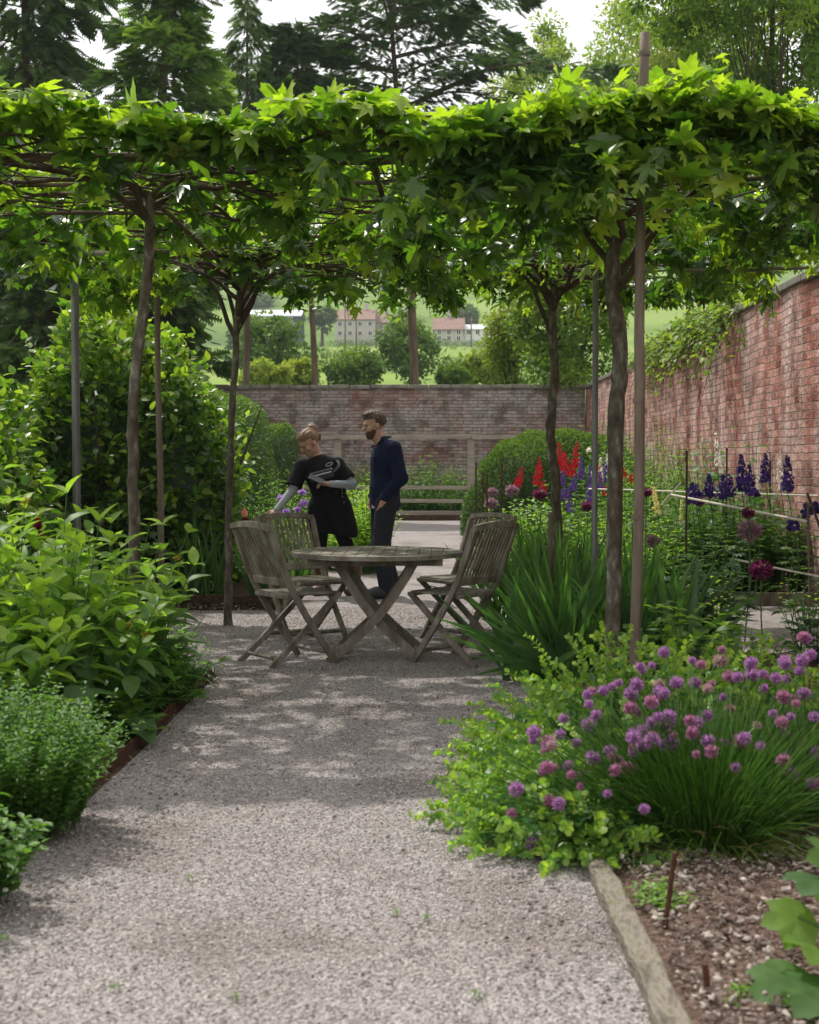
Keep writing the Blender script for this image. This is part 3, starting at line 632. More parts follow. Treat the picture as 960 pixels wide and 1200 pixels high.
# ------------------------------------------------------------------ distant houses
M_wallp = flat_mat("render_wall", (.46, .42, .38), .9, .15); M_wallw = flat_mat("white_wall", (.7, .7, .68), .9, .08); M_roof = noise_mat("red_tile_roof", [(.3, (.17, .105, .085)), (.7, (.30, .19, .15))], (1.2, 1.2, 3), .9, .3)
M_roofp = flat_mat("pale_sheet_roof", (.55, .57, .6), .6, .1); M_shed = flat_mat("dark_cladding", (.06, .07, .085), .8); M_glass = flat_mat("window_glass", (.03, .035, .045), .2, .2, .5)
def house(name, label, a, b, Y, eave, ridge, base, wm, rm, nwin=3, chim=2, depth=9, cat="house", gable=False, floors=2):
    x0, x1 = X_at(a, Y), X_at(b, Y); zb = Z_at(base, Y) - 2; ze = Z_at(eave, Y); zr = Z_at(ridge, Y)
    t = thing(name, label, cat, ((x0 + x1) / 2, Y, zb))
    mb = MB(); mb.box(((x0 + x1) / 2, Y + depth / 2, (zb + ze) / 2), ((x1 - x0) / 2, depth / 2, (ze - zb) / 2)); 
    ym = Y + depth / 2
    for x in (x0 + .02, x1 - .02): mb.add([(x, Y, ze), (x, Y + depth, ze), (x, ym, zr - .1)], [(0, 1, 2)])
    wl = mb.build("wall", wm, t)
    mb = MB(); o = .35
    for yy in (Y - o, Y + depth + o):
        zz = ze - o * (zr - ze) / (depth / 2)
        q = np.array([(x0 - o, yy, zz), (x1 + o, yy, zz), (x1 + o, ym, zr), (x0 - o, ym, zr)]); q2 = q + [0, 0, .18]
        mb.add(np.concatenate([q, q2]), [(0, 1, 2, 3), (7, 6, 5, 4), (0, 4, 5, 1), (1, 5, 6, 2), (3, 2, 6, 7), (0, 3, 7, 4)])
    rf = mb.build("roof", rm, t)
    for i in range(chim):
        x = x0 + (x1 - x0) * (i + .5) / chim; mb = MB(); mb.box((x, ym + .3, zr + .35), (.45, .35, 1.1)); mb.box((x, ym + .3, zr + 1.6), (.16, .16, .18)); mb.build("chimney", wm, rf)
    H = ze - Z_at(base, Y)
    for i in range(nwin):
        for fl in range(floors):
            x = x0 + (x1 - x0) * (i + .5) / nwin; z = ze - H * (.24 + .5 * fl)
            mb = MB(); mb.box((x, Y - .03, z), (.46, .06, .5)); wf = mb.build("window", M_wallw, t)
            mb = MB(); mb.box((x - .2, Y - .1, z), (.16, .03, .42)); mb.box((x + .2, Y - .1, z), (.16, .03, .42)); mb.build("pane", M_glass, wf)
    return t
house("terrace_house", "left cream rendered terrace house under a long red tiled roof", 393, 440, 300, 374, 361, 396, M_wallp, M_roof, 4, 2)
house("terrace_house", "cream rendered terrace house with red roof left of the thick pine trunk", 441, 486, 303, 378, 366, 397, M_wallp, M_roof, 4, 2)
house("gabled_house", "cream house with red roof just right of the thick pine trunk", 509, 543, 290, 386, 371, 400, M_wallp, M_roof, 3, 1)
house("white_house", "low white house at the right end of the hillside row", 544, 575, 292, 386, 379, 400, M_wallw, M_roofp, 3, 0, floors=1)
house("farm_shed", "dark clad shed with pale roof above the left trees", 285, 352, 265, 370, 361, 388, M_shed, M_roofp, 3, 0, cat="shed", floors=1)
house("farm_building", "pale roofed white building higher on the hill at the left", 330, 372, 400, 353, 347, 362, M_wallw, M_roofp, 3, 0, floors=1, cat="building")
for (px, Y, pt, lab) in ((405, 230, 352, "wooden utility pole in front of the left terrace house"), (418, 215, 357, "tall utility pole between two terrace house windows"), (441, 240, 362, "utility pole where the two terrace houses meet"), (468, 235, 360, "utility pole left of the thick pine trunk"), (552, 250, 372, "utility pole in front of the white house")):
    X = X_at(px, Y); z0 = float(hgt(X, Y)); zt = Z_at(pt, Y); t = thing("utility_pole", lab, "utility pole", (X, Y, z0), group="utility poles on the hillside")
    mb = MB(); mb.tubes([[(X, Y, z0), (X, Y, (z0 + zt) / 2), (X, Y, zt)]], .17, .12, 6, caps=True); mb.build("pole", M_bamboo, t)
    mb = MB(); mb.box((X, Y, zt - .5), (.7, .06, .07)); mb.build("crossarm", M_bamboo, t)
# ------------------------------------------------------------------ training frame over the seating place
YF, YB, ZT = 7.1, 10.5, 2.80
fr = thing("training_frame", "pole frame carrying the flat plane tree canopy over the seats", "pergola", (-.3, 9, 0))
def pole(name, pts, r0, r1, mat, parent, T=8, k=8, wob=.004):
    mb = MB(); mb.tubes(polycurve(pts, T, wob), r0, r1, k, caps=True); return mb.build(name, mat, parent, smooth=False)
zf = Z_at(187, YF)
pole("rail", [(-3.1, YF, zf + .02), (-1.6, YF - .02, zf + .01), (X_at(345, YF), YF, zf - .01)], .026, .022, M_rail, fr)
pole("rail", [(X_at(345, YF) - .15, YF + .04, zf), (.8, YF + .02, zf + .01), (3.2, YF, zf + .01)], .024, .028, M_rail, fr)
pole("rail", [(X_at(61, YB), YB, Z_at(295, YB)), (-1.2, YB, Z_at(297, YB)), (.2, YB + .02, Z_at(296, YB))], .026, .022, M_railp, fr)
pole("rail", [(.0, YB + .05, Z_at(299, YB)), (1.2, YB, Z_at(298, YB)), (X_at(890, YB), YB, Z_at(296, YB))], .022, .028, M_railp, fr)
pole("rail", [(X_at(33, 9.6), 9.6, Z_at(272, 9.6)), (X_at(120, 9.9), 9.9, Z_at(288, 9.9)), (X_at(300, 10.3), 10.3, Z_at(300, 10.3))], .024, .018, M_rail, fr)
pole("rail", [(X_at(800, 9.2), 9.2, Z_at(318, 9.2)), (X_at(870, 9.2), 9.2, Z_at(317, 9.2)), (X_at(945, 9.2), 9.2, Z_at(315, 9.2))], .012, .010, M_railp, fr)
for x in (-2.9, -1.62, -.33, .95, 2.3): pole("cross_rail", [(x, YF - .15, zf - .05), (x + .03, 8.8, zf - .06), (x, 11.5, zf - .05)], .016, .013, M_rail, fr)
for y in (7.9, 8.8, 9.7, 11.3): pole("cane", [(-3.1, y, zf + .03), (-.3, y + .05, zf + .05), (2.7, y, zf + .03)], .013, .011, M_rail, fr)
pole("post", [(X_at(90, YB), YB, 0), (X_at(90, YB), YB, 1.4), (X_at(90, YB), YB, Z_at(288, YB))], .031, .031, M_metal, fr, 4, 12, 0)
pole("post", [(X_at(697, 9.4), 9.4, 0), (X_at(697, 9.4), 9.4, 1.4), (X_at(697, 9.4), 9.4, Z_at(318, 9.4))], .020, .020, M_metal, fr, 4, 12, 0)

def stake(label, px0, py0, px1, Y, r, base_px=None):
    a = W(px0, py0, Y); X1 = X_at(px1, Y); t = thing("wooden_stake", label, "stake", (X1, Y, 0))
    mb = MB(); mb.tubes(polycurve([(X1, Y, 0), ((X1 * 2 + a[0]) / 3 + .008, Y, a[2] * .35), ((X1 + a[0] * 2) / 3 - .004, Y, a[2] * .7), a], 18, .0015), r, r * .88, 10, caps=True); mb.build("pole", M_bamboo, t)
    mb = MB()
    for f in (.12, .3, .47, .66, .83, .97):
        mb = MB(); z = a[2] * f; x = X1 + (a[0] - X1) * f; mb.tubes([[(x, Y, z - .012), (x, Y, z), (x, Y, z + .012)]], [r * 1.02, r * 1.1, r * 1.02], None, 10); mb.build("knot", M_bamboo, t)
    return t
stake("very tall wooden stake rising above the leafy canopy on the right", 756, 38, 744, 6.85, .027)
stake("brown stake beside the crooked trunk in front of the beech hedge", 184, 318, 188, 11.4, .026)
stake("short thin stake close against the left side of the back right trunk", 645, 600, 648, 9.9, .018)

# ------------------------------------------------------------------ the four flat trained plane trees
def plane_tree(label, pts, radii, fork_z, region, nshoot, zlow, seed, hang=.45):
    global rng
    rng = np.random.default_rng(seed)
    base = np.array(pts[0]); t = thing("plane_tree", label, "tree", tuple(base), group=None)
    mb = MB(); C = polycurve(pts, 26, .003); R = np.interp(np.linspace(0, 1, 26), np.linspace(0, 1, len(radii)), radii)
    R = R * (1 + .05 * np.sin(np.arange(26) * 1.7 + seed)); R[0] *= 1.12
    mb.tubes(C, R, None, 14)
    for f in (.3, .52, .68, .8):   # knots of old side shoots
        i = int(f * 25); az = U(0, 6.28); p = C[i] + np.array([math.cos(az), math.sin(az), 0]) * R[i] * .55
        mb.tubes([[p - (0, 0, .05), p, p + (0, 0, .05)]], [.012, R[i] * .75, .012], None, 8)
    mb.build("trunk", M_bark, t, smooth=True)
    top = C[-1]; x0, x1, y0, y1 = region
    # limbs running out level along the frame
    limbs = []
    for i in range(10):
        az = i * 2 * math.pi / 10 + G(.18); Ln = 2.6
        e = np.array([np.clip(top[0] + math.cos(az) * Ln, x0, x1), np.clip(top[1] + math.sin(az) * Ln, y0, y1), ZT + U(-.12, .06)])
        m1 = top + (e - top) * .22 + (0, 0, .10 + U(0, .08)); m1[2] = top[2] + (ZT - top[2]) * U(.55, .8)
        m2 = top + (e - top) * .6; m2[2] = ZT + U(-.10, .05)
        st = C[int(U(19, 25.9))]
        limbs.append(polycurve([st, m1, m2, e], 14, .012))
    mb = MB()
    for c in limbs: mb.tubes(c, .019, .008, 6)
    tw = []
    for c in limbs:
        for j in range(11):
            k = int(U(3, 13)); d = norm(np.array([G(1), G(1), G(.12)])); l = U(.5, 1.2)
            q = c[k] + d * l; q[0] = np.clip(q[0], x0, x1); q[1] = np.clip(q[1], y0, y1); q[2] = ZT + G(.08)
            tw.append(polycurve([c[k], (c[k] + q) / 2 + G(.04, 3), q], 6, .012))
    mb.tubes(np.array(tw), .0075, .003, 4)
    mb.build("limbs", M_twig, t, smooth=True)
    # leafy shoots
    n = nshoot; x = U(x0, x1, n); y = U(y0, y1, n)
    # more along the front edge
    if y0 < 8: k = int(n * .42); y[:k] = y0 + np.abs(G(.16, k))
    if y1 > 11: k2 = int(n * .22); y[-k2:] = y1 - np.abs(G(.25, k2))
    zl = np.array([zlow(a) for a in x]); isd = U(0, 1, n) < np.where(zl < ZT - .2, hang, .10)
    z = np.where(isd, ZT - U(0, .1, n), ZT + U(-.06, .08, n)) + .06 * np.sin(x * 3.3 + seed)
    up = np.where(isd, -1.0, 1.0)
    edge = np.where(y < y0 + .5, -1.0, np.where(y > y1 - .5, 1.0, 0))
    D = np.stack([G(.55, n), G(.45, n) + edge * .45, up * U(.5, 1.3, n)], -1); D[isd, 2] *= 1.1
    Ln = np.where(isd, (z - zl) * U(.5, 1.05, n), U(.07, .29, n) * (1 + .35 * np.sin(x * 2.1 + 1.2) * (np.abs(x - .3) > .9))); Ln = np.maximum(Ln, .15)
    bend = np.stack([G(.06, n), edge * .05, np.where(isd, -.05, -.06)], -1)
    SC = curve(np.stack([x, y, z], -1), D, Ln, bend, 7)
    mb = MB(); mb.tubes(SC, .0045, .002, 4, a=.6)
    PT = []; P = []; Dd = []; Nn = []; S = []; A = []
    per = 9
    for j in range(per):
        tt = .12 + .88 * j / (per - 1); kf = tt * 6; i0 = min(int(kf), 5); p = SC[:, i0] * (1 - (kf - i0)) + SC[:, i0 + 1] * (kf - i0)
        az = j * 2.4 + U(0, 6.28, n); az = np.where(edge != 0, np.arctan2(edge + .9 * np.sin(az), 1.3 * np.cos(az)), az)
        h = np.stack([np.cos(az), np.sin(az), np.zeros(n)], -1); pl = U(.03, .08, n)
        pit = np.where(U(0, 1, n) < .45, U(-.2, .7, n), U(-1.1, -.1, n)); pit = np.where(np.abs(edge) < .5, pit * .45, pit); pit = np.where(isd, pit - .25, pit)
        d = norm(h * np.cos(pit)[:, None] + np.array([0, 0, 1.]) * np.sin(pit)[:, None])
        P.append(p + (h * .8 + [0, 0, .5]) * pl[:, None]); Dd.append(d); PT.append(np.stack([p, p + (h * .45 + [0, 0, .45]) * pl[:, None], P[-1]], 1))
        Nn.append(norm(np.array([0, 0, 1.]) + h * .25 + rng.normal(0, .42, (n, 3))))
        S.append((.045 + .112 * U(0, 1, n) ** 1.3) * (1 - .4 * (tt > .85))); A.append(np.clip(.37 + .46 * (z > ZT - .05) * tt + G(.20, n) + .35 * (tt > .85) - .18 * isd + .25 * (U(0, 1, n) < .12), 0, 1))  # light and shade in leaf colour: upper leaves lighter, hanging darker; tips young yellow
    P = np.concatenate(P); 
    Dd = np.concatenate(Dd); Nn = np.concatenate(Nn); S = np.concatenate(S); A = np.concatenate(A); ch = rng.integers(0, 4, len(P))
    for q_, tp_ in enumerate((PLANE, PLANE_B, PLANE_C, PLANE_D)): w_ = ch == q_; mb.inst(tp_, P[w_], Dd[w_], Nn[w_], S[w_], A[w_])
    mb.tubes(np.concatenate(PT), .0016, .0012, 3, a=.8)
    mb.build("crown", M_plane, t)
    return t
def zl_left(x): return 2.70 if x < -1.1 else (2.66 - .36 * (x + 1.1))
def zl_right(x): return 2.34 + .12 * math.sin(x * 4) if x < 1.0 else (2.40 + .08 * math.sin(x * 6))
Yn, Yfar = 7.55, 10.7
def tp(px, py, Y): return tuple(W(px, py, Y))
plane_tree("crooked plane tree on the left in front of the beech hedge", [(X_at(161, Yn), Yn, 0), tp(157, 600, Yn), tp(156, 480, Yn), tp(160, 425, Yn), tp(171, 340, Yn), tp(176, 245, Yn), tp(178, 228, Yn)], [.034, .030, .029, .028, .029, .025, .021], 2.5, (-3.1, -.33, 6.75, 9.1), 285, zl_left, 21, .22)
plane_tree("slender plane tree with its foot in the gravel behind the left chairs", [(X_at(267, Yfar), Yfar, 0), tp(268, 640, Yfar), tp(271, 500, Yfar), tp(277, 400, Yfar), tp(281, 330, Yfar)], [.034, .028, .025, .025, .022], 2.5, (-3.0, -.33, 9.1, 11.8), 320, lambda x: 2.56 + .1 * math.sin(x * 3), 22, .38)
plane_tree("thick upright plane tree on the right beside the very tall stake", [(X_at(719, Yn), Yn, 0), tp(720, 640, Yn), tp(723, 480, Yn), tp(727, 420, Yn), tp(718, 330, Yn), tp(722, 262, Yn)], [.044, .041, .044, .041, .042, .032], 2.5, (-.33, 2.7, 6.7, 9.1), 480, zl_right, 23, .42)
plane_tree("bent plane tree rising from the irises behind the right chairs", [(X_at(652, Yfar), Yfar, 0), tp(654, 660, Yfar), tp(651, 560, Yfar), tp(645, 505, Yfar), tp(650, 440, Yfar), tp(648, 370, Yfar), tp(650, 335, Yfar)], [.046, .041, .037, .034, .035, .032, .027], 2.5, (-.33, 2.7, 9.1, 11.8), 340, lambda x: 2.50 + .1 * math.sin(x * 3.7), 24, .42)
rng = np.random.default_rng(5)

# ------------------------------------------------------------------ table and chairs
tb = thing("round_table", "weathered round slatted teak table on crossed curved legs", "table", (X_at(442, 9), 9.0, 0))
ox, oy = X_at(442, 9), 9.0; R = .553; ztop = Z_at(648, 9.0) + .012
mb = MB(); nsl = 13; wsl = 2 * (R - .05) / nsl
for i in range(nsl):
    x = -R + .05 + wsl * (i + .5); h = math.sqrt(max(.01, (R - .045) ** 2 - x * x)); 
    mb.box((ox + x, oy, ztop - .011), (wsl / 2 - .0015, h, .010), bevel=.002, a=U(0, 1))
mb.build("tabletop", M_teaks, tb)
mb = MB(); n = 48; an = np.linspace(0, 2 * math.pi, n, endpoint=False)
for i in range(n):
    a0, a1 = an[i], an[i] + 2 * math.pi / n; v = []
    for z in (ztop - .027, ztop): 
        for r_ in (R - .052, R): v += [(ox + r_ * math.cos(a0), oy + r_ * math.sin(a0), z), (ox + r_ * math.cos(a1), oy + r_ * math.sin(a1), z)]
    mb.add(v, [(2, 3, 7, 6), (4, 6, 7, 5), (0, 4, 5, 1), (0, 1, 3, 2)])
mb.build("rim", M_teaks, tb)
for dy in (-.3, .3): mb = MB(); mb.bar((ox - .42, oy + dy, ztop - .05), (ox + .42, oy + dy, ztop - .05), .03, .045); mb.build("apron", M_teak, tb)
for dx in (-.38, .38): mb = MB(); mb.bar((ox + dx, oy - .32, ztop - .05), (ox + dx, oy + .32, ztop - .05), .03, .04); mb.build("apron", M_teak, tb)
for dy, sg in ((-.26, 1), (-.22, -1), (.22, 1), (.26, -1)):
    c = polycurve([(ox + sg * .25, oy + dy, ztop - .04), (ox + sg * .16, oy + dy, .50), (ox + sg * .0, oy + dy, .28), (ox - sg * .29, oy + dy, .015)], 12)
    mb = MB()
    T = len(c); d = norm(np.gradient(c, axis=0)); s_ = np.cross(d, [0, 1., 0]); V = []
    for p, q in zip(c, s_):
        for a_, b_ in ((-.028, -.016), (.028, -.016), (.028, .016), (-.028, .016)): V.append(p + q * a_ + np.array([0, b_, 0]))
    Fq = [(i * 4 + j, i * 4 + (j + 1) % 4, i * 4 + 4 + (j + 1) % 4, i * 4 + 4 + j) for i in range(T - 1) for j in range(4)] + [(3, 2, 1, 0), (T * 4 - 4, T * 4 - 3, T * 4 - 2, T * 4 - 1)]
    mb.add(V, Fq); mb.build("leg", M_teak, tb)
for x in (-.27, .27): mb = MB(); mb.bar((ox + x * .93, oy - .27, .05), (ox + x * .93, oy + .27, .05), .03, .035); mb.build("stretcher", M_teak, tb)

def make_chair(label):
    t = thing("folding_chair", label, "chair", (0, 0, 0), group="folding teak chairs round the table")
    hw = .225
    def prof(pts, y, w=.024, d=.036):
        c = polycurve(pts, 10); dd = norm(np.gradient(c, axis=0)); s_ = np.cross(dd, [0, 1., 0]); V = []
        for p, q in zip(c, s_):
            for a_, b_ in ((-d / 2, -w / 2), (d / 2, -w / 2), (d / 2, w / 2), (-d / 2, w / 2)): V.append(p + q * a_ + np.array([0, b_, 0]))
        m = MB(); T = len(c); m.add(V, [(i * 4 + j, i * 4 + (j + 1) % 4, i * 4 + 4 + (j + 1) % 4, i * 4 + 4 + j) for i in range(T - 1) for j in range(4)] + [(3, 2, 1, 0), (T * 4 - 4, T * 4 - 3, T * 4 - 2, T * 4 - 1)]); return m
    back = [(-.27, 0, .84), (-.19, 0, .62), (-.12, 0, .46), (.02, 0, .24), (.19, 0, .0)]
    for y in (-hw, hw): prof([(x, y, z) for x, _, z in back], y).build("leg", M_teak, t)
    for y in (-hw + .035, hw - .035): prof([(.23, y, .425), (.10, y, .31), (-.12, y, .115), (-.26, y, .0)], y, .022, .034).build("leg", M_teak, t)
    # backrest: crest, lower rail and slats
    mb = MB(); n = 12
    for i in range(n):   # arched crest
        ya, yb = -hw - .015 + (2 * hw + .03) * i / n, -hw - .015 + (2 * hw + .03) * (i + 1) / n
        f = lambda y: .866 + .018 * (1 - (y / hw) ** 2); g = lambda y: -.286 - .012 * (1 - (y / hw) ** 2); V = []
        for y in (ya, yb):
            for dx, dz in ((-.016, -.032), (.016, -.026), (.010, .006), (-.014, .004)): V.append((g(y) + dx, y, f(y) + dz))
        mb.add(V, [(0, 1, 5, 4), (1, 2, 6, 5), (2, 3, 7, 6), (3, 0, 4, 7)])
        if i == 0: mb.add(V[:4], [(3, 2, 1, 0)])
        if i == n - 1: mb.add(V[4:], [(0, 1, 2, 3)])
    mb.build("top_rail", M_teak, t)
    mb = MB(); mb.bar((-.145, -hw + .012, .515), (-.145, hw - .012, .515), .018, .05, up=(-.3, 0, 1)); mb.build("lower_rail", M_teak, t)
    mb = MB()
    for i in range(11):
        y = (-hw + .04) + (2 * hw - .08) * i / 10; mb.bar((-.147, y, .53), (-.281 - .01 * (1 - (y / hw) ** 2), y, .845), .019, .010, up=(1, 0, .4), bevel=.002, a=U(0, 1))
    mb.build("back_slats", M_teak, t)
    mb = MB()
    for i in range(7):
        y = -hw + .055 + (2 * hw - .11) * i / 6; mb.box((.045, y, .437), (.185, .024, .008), bevel=.003, a=U(0, 1))
    mb.build("seat", M_teaks, t)
    mb = MB(); 
    for x in (-.13, .235): mb.bar((x, -hw + .025, .424), (x, hw - .025, .424), .035, .025)
    for y in (-hw + .036, hw - .036): pass
    mb.build("seat_frame", M_teak, t)
    mb = MB(); mb.bar((-.2, -hw + .04, .05), (-.2, hw - .04, .05), .026, .02, up=(.6, 0, .8)); mb.build("stretcher", M_teak, t)
    mb = MB(); mb.bar((.13, -hw + .01, .075), (.13, hw - .01, .075), .026, .02, up=(-.6, 0, .8)); mb.build("stretcher", M_teak, t)
    return t
def dup(root, loc, rz, label=None):
    r = root.copy(); scene.collection.objects.link(r); r.location = loc; r.rotation_euler = (0, 0, rz)
    if label: r['label'] = label
    for ch in list(root.children):
        c = ch.copy(); scene.collection.objects.link(c); c.parent = r
        for g in ch.children:
            d = g.copy(); scene.collection.objects.link(d); d.parent = c
    return r
ch0 = make_chair("slatted folding chair at the near left of the table, back to the camera")
A = math.atan2
dup(ch0, (.16, 9.9, .012), A(-.62, -.78), "dark shaded folding chair half hidden at the far right of the table")
dup(ch0, (-.93, 9.75, .012), A(-.8, .6), "mossy folding chair at the far left, the woman reaching to its back")
dup(ch0, (.12, 8.83, .012), A(.58, -.81), "slatted folding chair at the near right of the table, against the irises")
ch0.location = (-.93, 8.78, .012); ch0.rotation_euler = (0, 0, A(.6, .8))
# ------------------------------------------------------------------ hedges
def hedge(label, c, r, mat, tpl, n, size, p=2.6, name="hedge", lump=.08, seed=1, zmin=.02, shoots=0, inner=.25, cat="hedge", core=None):
    """superellipsoid shell; c centre at ground level, r = (rx, ry, height)"""
    global rng
    rng = np.random.default_rng(seed)
    c = np.array(c, float); r = np.array(r, float)
    t = thing(name, label, cat, tuple(c))
    m = int(n * 1.6); d = rand_dirs(m); d[:, 2] = np.abs(d[:, 2]) * 1.0
    # favour flat-ish sampling over box-like shape
    q = (np.abs(d) ** p).sum(-1) ** (-1 / p); u = d * q[:, None]
    l = 1 + lump * (np.sin(u[:, 0] * 6 + seed) * np.sin(u[:, 1] * 5 + 1) + .7 * np.sin(u[:, 2] * 9 + u[:, 0] * 4 + seed)) + lump * .5 * np.sin(u[:, 0] * 17 + u[:, 2] * 13)
    dep = 1 - inner * U(0, 1, m) ** 2.2
    P = c + u * (l * dep)[:, None] * r
    nr = norm(np.sign(u) * np.abs(u) ** (p - 1) / r)
    ok = (P[:, 2] > zmin); P, nr, u = P[ok][:n], nr[ok][:n], u[ok][:n]; k = len(P)
    D = norm(nr * .8 + rng.normal(0, .55, (k, 3)) + [0, 0, .0]); N = norm(nr * .7 + [0, 0, .55] + rng.normal(0, .55, (k, 3)))
    a = np.clip((.25 if mat is not M_yew else .06) + .38 * np.clip(nr[:, 2], 0, 1) + .25 * (dep[ok][:n] > .97) + G(.2, k), 0, 1)  # sunlit tops coloured lighter, shaded sides darker, the yew sides most
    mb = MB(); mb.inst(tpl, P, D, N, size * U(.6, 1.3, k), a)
    mb2 = MB()
    if shoots:
        i = rng.integers(0, k, shoots); i = i[(u[i, 2] > .25) | (U(0, 1, shoots) < .3)]; s = len(i)
        SC = curve(P[i], norm(nr[i] + [0, 0, .7] + rng.normal(0, .3, (s, 3))), U(.12, .32, s), np.stack([G(.03, s), G(.03, s), -U(0, .08, s)], -1), 5)
        mb2.tubes(SC, .003, .0015, 3)
        for j in range(6):
            kf = min(j * .75 + .2, 3.99); i0 = int(kf); p_ = SC[:, i0] * (1 - kf + i0) + SC[:, i0 + 1] * (kf - i0); az = j * 3.14 + U(-.6, .6, s)
            ax = norm(SC[:, -1] - SC[:, 0]); sd_ = norm(np.cross(ax, rng.normal(0, 1, (s, 3))))
            mb.inst(tpl, p_, norm(sd_ * (1 if j % 2 else -1) + ax * .6), norm(np.array([0, 0, 1.]) + rng.normal(0, .35, (s, 3))), size * U(.7, 1.25, s), np.clip(.64 + G(.16, s), 0, 1))
    # woody interior: stems rising through the hedge
    ns = 26; bx = c + np.stack([U(-.7, .7, ns) * r[0], U(-.7, .7, ns) * r[1], np.zeros(ns)], -1)
    mb2.tubes(curve(bx, np.stack([G(.2, ns), G(.2, ns), np.ones(ns)], -1), r[2] * U(.6, .85, ns), np.zeros((ns, 3)), 5), .016, .005, 5)
    # solid inner body filling gaps, coloured dark for the shaded inside of the hedge
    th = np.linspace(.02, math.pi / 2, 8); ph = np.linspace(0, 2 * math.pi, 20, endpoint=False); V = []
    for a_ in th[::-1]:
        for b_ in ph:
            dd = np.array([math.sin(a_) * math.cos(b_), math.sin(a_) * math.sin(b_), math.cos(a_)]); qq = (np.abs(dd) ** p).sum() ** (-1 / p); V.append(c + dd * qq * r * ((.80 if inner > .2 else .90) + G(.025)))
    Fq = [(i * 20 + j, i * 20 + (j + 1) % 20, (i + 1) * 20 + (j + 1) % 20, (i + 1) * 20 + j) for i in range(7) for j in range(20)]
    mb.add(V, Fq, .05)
    mb.build("foliage", mat, t); mb2.build("stems", M_twig, t)
    return t
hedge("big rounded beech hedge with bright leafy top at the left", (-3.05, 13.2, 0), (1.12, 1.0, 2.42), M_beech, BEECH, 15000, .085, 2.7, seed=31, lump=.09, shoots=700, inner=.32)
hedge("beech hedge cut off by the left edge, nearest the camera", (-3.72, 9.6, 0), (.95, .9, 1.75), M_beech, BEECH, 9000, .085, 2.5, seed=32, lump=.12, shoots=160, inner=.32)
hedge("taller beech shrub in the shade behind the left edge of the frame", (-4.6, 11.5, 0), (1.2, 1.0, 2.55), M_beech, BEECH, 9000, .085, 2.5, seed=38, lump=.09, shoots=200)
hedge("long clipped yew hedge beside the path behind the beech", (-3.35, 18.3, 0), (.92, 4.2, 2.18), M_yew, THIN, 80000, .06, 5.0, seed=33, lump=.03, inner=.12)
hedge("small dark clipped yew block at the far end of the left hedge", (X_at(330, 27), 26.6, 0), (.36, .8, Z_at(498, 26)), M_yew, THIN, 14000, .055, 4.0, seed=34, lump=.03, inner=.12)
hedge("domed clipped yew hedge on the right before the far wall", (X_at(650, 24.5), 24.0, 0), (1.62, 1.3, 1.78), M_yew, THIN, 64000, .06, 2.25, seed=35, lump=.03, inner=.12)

# ------------------------------------------------------------------ generic leafy plants
def plant(name, label, cat, bases, dirs, lens, bend, tpl, lsize, per, mat, stem_r=.003, t0=.15, pit=(-.3, .6), opp=False, tipscale=.5, vtip=.35, vb=.35, smat=None, seed=None, group=None, T=7, flop=0.0, parent=None):
    global rng
    if seed is not None: rng = np.random.default_rng(seed)
    bases = np.asarray(bases, float); n = len(bases)
    t = parent or thing(name, label, cat, (bases[:, 0].mean(), bases[:, 1].mean(), 0), group=group)
    SC = curve(bases, dirs, lens, bend, T); mb = MB(); mb.tubes(SC, stem_r, stem_r * .5, 4); mb.build("stems", smat or M_stem, t, smooth=True)
    mb = MB(); ph = U(0, 6.28, n)
    for j in range(per):
        tt = t0 + (1 - t0) * j / max(1, per - 1); kf = min(tt * (T - 1), T - 1.001); i0 = int(kf); p = SC[:, i0] * (1 - kf + i0) + SC[:, i0 + 1] * (kf - i0)
        for o in ((0, math.pi) if opp else (0,)):
            az = ph + j * (math.pi / 2 if opp else 2.4) + o + G(.25, n); pt = U(*pit, n)
            h = np.stack([np.cos(az), np.sin(az), np.zeros(n)], -1); d = h * np.cos(pt)[:, None] + np.array([0, 0, 1.]) * np.sin(pt)[:, None]
            N = norm(np.array([0, 0, 1.]) * np.cos(pt)[:, None] - h * np.sin(pt)[:, None] + rng.normal(0, .22, (n, 3)))
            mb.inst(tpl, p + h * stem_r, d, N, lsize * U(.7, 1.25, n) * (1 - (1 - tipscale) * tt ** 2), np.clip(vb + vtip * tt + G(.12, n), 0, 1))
    mb.build("leaves", mat, t)
    return t, SC
def disc(cx, cy, rx, ry, n):
    a = U(0, 6.283, n); r = U(0, 1, n) ** .5; return np.stack([cx + rx * r * np.cos(a), cy + ry * r * np.sin(a), np.full(n, .03)], -1)
def outward(B, cx, cy, rx, ry, k=.5, j=.12):
    n = len(B); return norm(np.stack([(B[:, 0] - cx) / rx * k + G(j, n), (B[:, 1] - cy) / ry * k + G(j, n), np.ones(n)], -1))
def bushy(name, label, cat, cx, cy, rx, ry, h, n, tpl, lsize, per, mat, spread=.5, sag=.05, hv=.2, **kw):
    global rng
    if kw.get('seed') is not None: rng = np.random.default_rng(kw.pop('seed'))
    B = disc(cx, cy, rx * .6, ry * .6, n); rr = np.hypot((B[:, 0] - cx) / rx, (B[:, 1] - cy) / ry) / .6
    D = outward(B, cx, cy, rx, ry, spread); Ln = h * (1 - .28 * rr ** 2) * (1 + G(hv * .5, n)); 
    bend = np.stack([(B[:, 0] - cx) * sag * 6, (B[:, 1] - cy) * sag * 6, -sag * rr], -1)
    return plant(name, label, cat, B, D, Ln, bend, tpl, lsize, per, mat, **kw)

